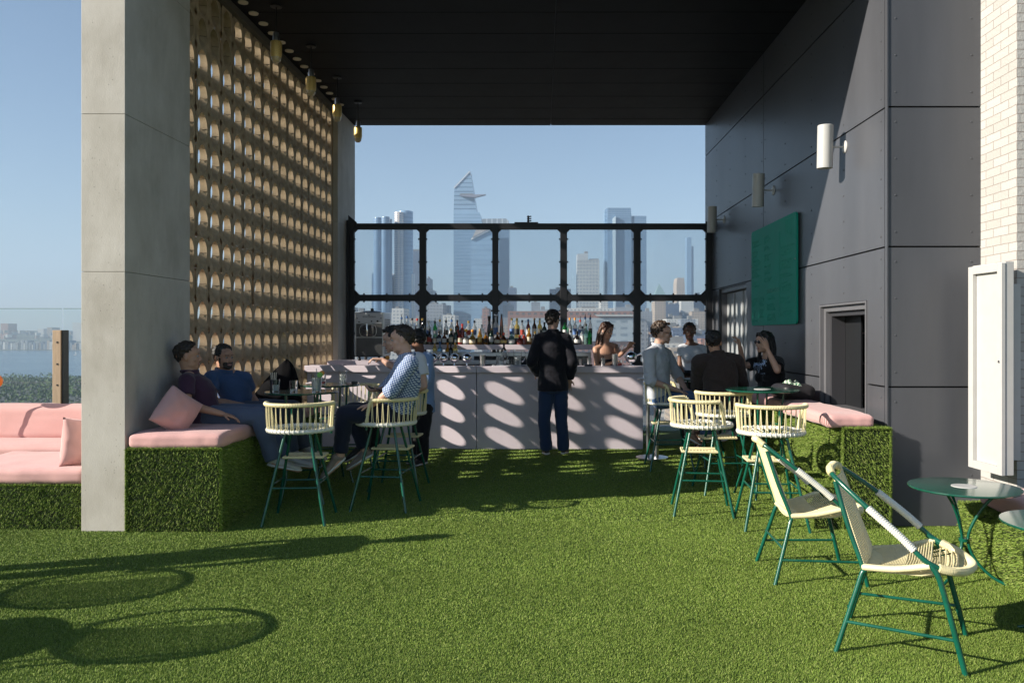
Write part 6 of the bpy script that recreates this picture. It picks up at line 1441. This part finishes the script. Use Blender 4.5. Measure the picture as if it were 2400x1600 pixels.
        so_ = MB(); so_.loft([(c0 - fdir * .006 - upn * .004, sd_ * .02, upn * .010), (c0 + fdir * .04 - upn * .002, sd_ * .040, upn * .016), (c0 + fdir * .12, sd_ * .040, upn * .014), (c0 + fdir * (L * .72), sd_ * .049, upn * .012), (c0 + fdir * (L * .95), sd_ * .036, upn * .010), (c0 + fdir * (L + .012), sd_ * .014, upn * .006)], 20)
        so_.build("sole", k.get("sole", mat("white_rubber", (.62, .62, .60), .6)), sh_, angle=60)
    return root, q
HB = mat("dark_brown_hair", (.022, .014, .010), .55, bump=.002, bscale=140); HK = mat("black_hair", (.012, .010, .009), .5, bump=.002, bscale=140); HM = mat("brown_hair", (.055, .033, .02), .5, bump=.002, bscale=140); HA = mat("auburn_hair", (.05, .018, .008), .4, bump=.002, bscale=140)
S1_ = skinmat("fair", (.54, .33, .25)); S2_ = skinmat("tan", (.44, .25, .17)); S3_ = skinmat("deep", (.16, .075, .045)); S4_ = skinmat("olive", (.50, .31, .22))
def joints(**k): return {a_: (P(*v) if not isinstance(v, Vector) else v) for a_, v in k.items()}
def mir(v, d): return Vector(v) + Vector(d)

# A man in dark purple shirt on the left bench, facing +X
D = 6.98
J = joints(pel=(474, 975, 7.02), ch=(470, 918, 7.0), nk=(446, 876, 6.98), hd=(441, 835, 6.96), sR=(437, 893, 6.80), sL=(458, 893, 7.17), eR=(437, 948, 6.72), wR=(519, 969, 6.78), eL=(505, 945, 7.24), wL=(560, 963, 7.12),
           hR=(480, 978, 6.93), hL=(484, 974, 7.12), kR=(608, 975, 6.90), kL=(612, 966, 7.20), aR=(641, 1080, 6.92), aL=(668, 1075, 7.22), tR=(700, 1100, 6.92), tL=(728, 1092, 7.22))
person("A", "man in a dark purple shirt and grey trousers leaning back on the left bench", J, (.93, .30, -.02), S2_, HB, cloth("purple", (.05, .022, .045)), cloth("slate", (.085, .11, .17)), mat("white_shoe", (.50, .49, .47), .6), sleeve=.62, fat=1.18, collar=True, pnR=(0, 0, -1), curlR=.3, curlL=.4, hs=1.02, smile=True)
# B man with beard in blue polo
J = joints(pel=(560, 955, 7.72), ch=(545, 905, 7.66), nk=(527, 872, 7.62), hd=(524, 838, 7.60), sR=(494, 884, 7.50), sL=(573, 886, 7.72), eR=(500, 940, 7.40), wR=(570, 950, 7.45), eL=(590, 930, 7.85), wL=(606, 950, 7.60),
           hR=(556, 962, 7.66), hL=(580, 958, 7.84), kR=(664, 962, 7.56), kL=(690, 956, 7.86), aR=(684, 1060, 7.58), aL=(715, 1052, 7.88), tR=(735, 1085, 7.50), tL=(760, 1075, 7.80))
person("B", "bearded man in a blue polo shirt smiling on the left bench", J, (.80, -.45, -.02), S2_, HK, cloth("blue_polo", (.045, .085, .18)), cloth("slate2", (.07, .09, .13)), MATS["white_shoe"], sleeve=.6, beard=True, fat=1.12, collar=True, smile=True, curlR=.4)
# C checked shirt on stool facing -X
J = joints(pel=(933, 966, 7.17), ch=(950, 902, 7.16), nk=(953, 838, 7.14), hd=(942, 796, 7.12), sL=(962, 851, 6.96), sR=(952, 855, 7.35), eL=(915, 917, 6.90), wL=(872, 948, 6.96), eR=(903, 915, 7.38), wR=(890, 913, 7.20),
           hL=(925, 972, 7.07), hR=(927, 970, 7.26), kL=(808, 970, 6.98), kR=(826, 962, 7.34), aL=(797, 1073, 7.04), aR=(858, 1062, 7.36), tL=(757, 1117, 7.04), tR=(818, 1096, 7.36))
person("C", "man in a blue checked shirt sitting sideways on a stool with a phone", J, (-.98, -.04, -.10), S1_, HB, check_cloth(), cloth("navy", (.008, .012, .028)), mat("taupe_shoe", (.22, .18, .15), .7), sleeve=1.18, fit=.022, leglen=.86, cuff=.046, fat=1.03, collar=True, wr=.008, flare=.0, hem=-.045, hdL=(-.9, .1, -.2), hdR=(-.75, -.5, 0), pnR=(0, 0, 1), curlR=.8, hs=1.03)
ph = MB().box(-.037, .037, -.075, .075, -.004, .004).build("smartphone", M_BLACK, smooth=False, bevel=.003); ph.location = P(876, 910, 7.16); ph.rotation_euler = (R(12), R(14), R(75)); tag(ph, "dark smartphone held by the man in the checked shirt", "smartphone")
# D white t-shirt, leaning forward, spiky hair
J = joints(pel=(952, 966, 8.04), ch=(972, 892, 8.03), nk=(957, 832, 8.04), hd=(921, 797, 8.06), sL=(981, 842, 7.84), sR=(962, 840, 8.24), eL=(993, 905, 7.80), wL=(940, 930, 7.84), eR=(925, 862, 8.30), wR=(896, 843, 8.34),
           hL=(944, 970, 7.94), hR=(946, 968, 8.13), kL=(860, 962, 7.86), kR=(862, 958, 8.22), aL=(850, 1050, 7.92), aR=(880, 1048, 8.22), tL=(812, 1078, 7.92), tR=(842, 1072, 8.22))
person("D", "man with spiky dark hair in a white t-shirt leaning over to the bar", J, (-.93, -.2, -.25), S1_, HK, cloth("white", (.58, .60, .64)), cloth("black_trousers", (.01, .01, .012)), M_BLACK, sleeve=.6, fat=1.05, fit=.02, hem=-.03, hairstyle="messy", vol=1.7, hdR=(-.9, 0, .1), curlR=.7, hs=1.02)
# E behind in blue shirt
J = joints(pel=(992, 950, 9.3), ch=(992, 880, 9.3), nk=(986, 830, 9.3), hd=(978, 796, 9.3), sL=(1003, 838, 9.14), sR=(970, 838, 9.46), eL=(1000, 892, 9.06), wL=(975, 925, 9.0), eR=(965, 892, 9.5), wR=(950, 925, 9.4),
           hL=(996, 955, 9.22), hR=(986, 955, 9.4), kL=(990, 1020, 9.2), kR=(980, 1020, 9.4), aL=(990, 1078, 9.24), aR=(980, 1072, 9.45), tL=(968, 1090, 9.15), tR=(958, 1084, 9.35))
person("E", "dark haired person in a light blue shirt standing behind the white t-shirt", J, (-.7, .7, 0), S3_, HK, cloth("light_blue", (.22, .33, .55)), cloth("black_trousers", (.01, .01, .012)), M_BLACK, sleeve=1.5)
# F standing man in dark blazer, seen from behind, facing +Y
J = joints(pel=(1296, 905, 10.0), ch=(1294, 838, 10.0), nk=(1295, 780, 9.98), hd=(1296, 751, 10.0), sL=(1264, 796, 9.98), sR=(1326, 794, 10.0), eL=(1246, 848, 9.92), wL=(1262, 876, 10.12), eR=(1342, 846, 9.94), wR=(1335, 888, 10.06),
           hL=(1281, 916, 10.0), hR=(1313, 916, 10.0), kL=(1275, 986, 9.98), kR=(1316, 986, 10.02), aL=(1281, 1052, 10.02), aR=(1321, 1050, 10.06), tL=(1277, 1060, 10.24), tR=(1328, 1059, 10.27))
J["tL"].z = J["tR"].z = .035; J["aL"].z = J["aR"].z = .09
person("F", "man in a dark blazer and jeans standing with his back to us at the bar", J, (.45, .88, 0), S1_, HB, cloth("blazer", (.006, .006, .011), .75), cloth("denim", (.022, .042, .095), bs=120), mat("dark_shoe", (.02, .018, .018), .5), sleeve=1.93, jacket=True, fit=.026, hem=-.01, flare=.012, collar=True, topname="blazer", vol=1.5, hairstyle="messy", legfit=.012, cuff=.060, wr=.006, shades=True)
cl = None
# G barmaid
J = joints(pel=(1420, 905, 11.55), ch=(1420, 848, 11.55), nk=(1419, 806, 11.55), hd=(1422, 775, 11.52), sR=(1396, 818, 11.5), sL=(1443, 812, 11.6), eR=(1399, 860, 11.38), wR=(1434, 850, 11.30), eL=(1452, 832, 11.40), wL=(1472, 815, 11.28),
           hR=(1408, 912, 11.55), hL=(1432, 912, 11.55), kR=(1408, 970, 11.5), kL=(1432, 970, 11.5), aR=(1408, 1018, 11.55), aL=(1432, 1018, 11.55), tR=(1406, 1026, 11.3), tL=(1434, 1026, 11.3))
person("G", "long haired barmaid in a dark strappy top working behind the bar", J, (.72, -.66, -.22), S2_, HA, cloth("floral_dark", (.02, .02, .03)), cloth("black_trousers", (.01, .01, .012)), M_BLACK, female=True, strap=True, hairstyle="long", hlen=1.1, vol=1.2, curlR=.7, curlL=.9, pnR=(0, 0, -1), hdL=(.5, -.3, .8), pnL=(.3, -.9, 0))
wgl = tumbler("wine_glass", P(1457, 826, 11.3).x, 11.3, P(0, 826, 11.3).z, .012, .036, .10, "wine glass held by the barmaid with tongs", "wine glass")
# H man with sunglasses, striped pale shirt
J = joints(pel=(1546, 930, 9.2), ch=(1541, 875, 9.18), nk=(1542, 812, 9.18), hd=(1552, 781, 9.15), sR=(1521, 832, 9.02), sL=(1560, 830, 9.36), eR=(1524, 892, 8.96), wR=(1590, 915, 9.02), eL=(1590, 883, 9.42), wL=(1606, 910, 9.16),
           hR=(1547, 938, 9.10), hL=(1554, 936, 9.30), kR=(1640, 930, 9.06), kL=(1648, 926, 9.34), aR=(1618, 1020, 9.08), aL=(1630, 1016, 9.34), tR=(1640, 1040, 9.02), tL=(1656, 1034, 9.28))
person("H", "man in sunglasses and a pale striped shirt sitting at the end of the bar", J, (.93, -.05, -.06), S1_, HM, cloth("pale_stripe", (.46, .48, .52)), cloth("blue_jeans", (.06, .12, .24), bs=120), mat("tan_sandal", (.25, .14, .08), .6), sleeve=1.15, shades=True, collar=True, fat=1.06, fit=.022, wr=.008, flare=.0, hem=-.04, vol=1.3, hairstyle="messy", leglen=.80, pnR=(0, 0, -1), smile=True, hs=1.06)
# I waitress
J = joints(pel=(1621, 880, 10.7), ch=(1621, 838, 10.7), nk=(1619, 806, 10.7), hd=(1616, 778, 10.68), sR=(1597, 816, 10.7), sL=(1647, 817, 10.72), eR=(1593, 858, 10.66), wR=(1604, 880, 10.46), eL=(1650, 862, 10.66), wL=(1634, 882, 10.46),
           hR=(1609, 890, 10.7), hL=(1634, 890, 10.7), kR=(1610, 968, 10.7), kL=(1634, 968, 10.7), aR=(1610, 1038, 10.75), aL=(1634, 1038, 10.75), tR=(1608, 1048, 10.5), tL=(1636, 1048, 10.5))
person("I", "waitress in a fitted white t-shirt standing beyond the seated group", J, (-.12, -.98, -.05), S3_, HK, cloth("white", (.58, .60, .64)), cloth("black_trousers", (.01, .01, .012)), M_BLACK, female=True, hairstyle="bun", sleeve=.45, fit=.008, wr=.003, pnR=(0, 0, 1), pnL=(0, 0, 1))
tr = MB().box(-.12, .12, -.08, .08, -.008, .008).build("order_pad", M_BLACK, smooth=False, bevel=.004); tr.location = P(1619, 878, 10.42); tr.rotation_euler = (R(-25), 0, 0); tag(tr, "black folder held by the waitress in the white t-shirt", "folder")
# J person in brown shirt from behind
J = joints(pel=(1690, 935, 8.65), ch=(1688, 880, 8.65), nk=(1681, 832, 8.66), hd=(1673, 802, 8.68), sL=(1640, 850, 8.62), sR=(1724, 848, 8.70), eL=(1636, 905, 8.80), wL=(1650, 915, 9.03), eR=(1738, 905, 8.86), wR=(1722, 915, 9.10),
           hL=(1672, 942, 8.66), hR=(1702, 942, 8.68), kL=(1655, 940, 9.05), kR=(1725, 938, 9.08), aL=(1655, 1020, 9.05), aR=(1722, 1020, 9.06), tL=(1652, 1030, 9.26), tR=(1728, 1030, 9.27))
person("J", "person with a dark bun and loose brown shirt seated with back to camera", J, (.30, .95, 0), S2_, HK, cloth("brown", (.040, .029, .026)), cloth("denim2", (.06, .11, .2)), mat("cream_shoe", (.45, .42, .38), .6), hairstyle="bun", sleeve=1.75, fit=.036, fat=1.05, flare=.01, hem=.0, wr=.010, collar=True, shades=True)
# K woman in black t-shirt, facing -X, arms up
J = joints(pel=(1813, 925, 8.95), ch=(1806, 878, 8.93), nk=(1800, 836, 8.92), hd=(1791, 803, 8.90), sL=(1823, 850, 8.74), sR=(1776, 850, 9.06), eL=(1822, 868, 8.52), wL=(1799, 819, 8.62), eR=(1742, 858, 9.0), wR=(1734, 812, 8.88),
           hL=(1808, 930, 8.85), hR=(1800, 930, 9.04), kL=(1722, 930, 8.80), kR=(1712, 928, 9.12), aL=(1724, 1010, 8.84), aR=(1712, 1008, 9.12), tL=(1696, 1030, 8.80), tR=(1688, 1026, 9.1))
person("K", "woman in a black printed t-shirt laughing with both hands raised", J, (-.93, -.36, .02), S4_, HK, cloth("black_tee", (.006, .006, .007)), cloth("dark_jeans", (.02, .03, .05)), MATS["cream_shoe"], female=True, hairstyle="long", hlen=.75, vol=1.2, sleeve=.62, fit=.022, fat=1.2, arm=1.08, hdL=(-.35, -.05, .9), pnL=(-.4, .9, 0), curlL=.35, hdR=(-.25, -.2, .9), pnR=(-.9, -.2, .1), curlR=.85, smile=True, shades=True, spread=.6)
# offscreen man whose shadow crosses the lawn
def V_(x, y, z): return Vector((x, y, z))
bx_, by_ = -4.45, 4.84
J = dict(pel=V_(bx_, by_, .95), ch=V_(bx_, by_, 1.22), nk=V_(bx_, by_, 1.46), hd=V_(bx_ + .02, by_, 1.63), sR=V_(bx_ + .02, by_ - .19, 1.40), sL=V_(bx_, by_ + .19, 1.40), eR=V_(bx_ - .02, by_ - .28, 1.12), wR=V_(bx_ + .1, by_ - .22, .90), eL=V_(bx_ - .02, by_ + .27, 1.12), wL=V_(bx_ + .1, by_ + .22, .9),
         hR=V_(bx_, by_ - .09, .90), hL=V_(bx_, by_ + .09, .90), kR=V_(bx_ + .01, by_ - .11, .48), kL=V_(bx_ + .01, by_ + .12, .48), aR=V_(bx_, by_ - .13, .09), aL=V_(bx_, by_ + .15, .09), tR=V_(bx_ + .2, by_ - .14, .035), tL=V_(bx_ + .2, by_ + .16, .035))
person("N", "standing man just outside the left edge whose long shadow crosses the lawn", J, (1, 0, 0), S1_, HB, cloth("navy_tee", (.02, .03, .07)), cloth("slate", (.085, .11, .17)), MATS["white_shoe"], nofacepaint=True, voxel=.009)
# print on K's shirt

def shirt_print():
    from mathutils.bvhtree import BVHTree
    for o in bpy.data.objects:
        if o.get("label") == "woman in a black printed t-shirt laughing with both hands raised": r_ = o
    sh = [c for c in r_.children if c.name.startswith("shirt")][0]; me = sh.data
    bv = BVHTree.FromPolygons([v.co + r_.location for v in me.vertices], [tuple(p.vertices) for p in me.polygons])
    rr = random.Random(4); mb = MB(); cam0 = V3(0, 0, H)
    def dot(px, py, r):
        d = (P(px, py, 9) - cam0).normalized(); h, n, i, t = bv.ray_cast(cam0, d)
        if h is None: return
        a = n.orthogonal().normalized(); b = n.cross(a); c = h + n * .0025 - r_.location; k = len(mb.v)
        mb.v += [tuple(c + a * r * math.cos(q * PI / 3) + b * r * math.sin(q * PI / 3)) for q in range(6)]; mb.f.append(tuple(range(k, k + 6)))
    body = [(1766, 856), (1771, 852), (1777, 856), (1782, 854), (1788, 852), (1793, 853), (1790, 847), (1794, 845)]
    for i in range(150):
        t = rr.random() * (len(body) - 1); j = int(t); f = t - j; dot(body[j][0] * (1 - f) + body[j + 1][0] * f + rr.gauss(0, 1.3), body[j][1] * (1 - f) + body[j + 1][1] * f + rr.gauss(0, 1.8), rr.uniform(.003, .007))
    for (x0, y0, x1, y1) in ((1771, 858, 1768, 866), (1775, 860, 1777, 869), (1780, 860, 1779, 872), (1783, 858, 1786, 866), (1768, 866, 1772, 870)):
        for i in range(14): f = rr.random(); dot(x0 + (x1 - x0) * f + rr.gauss(0, .9), y0 + (y1 - y0) * f + rr.gauss(0, .9), rr.uniform(.003, .006))
    for i in range(16): dot(rr.uniform(1782, 1794), 875 + rr.gauss(0, .5), .003)
    mb.build("shirt_graphic", mat("print_ink", (.42, .56, .78), .7), sh, smooth=False)
shirt_print()
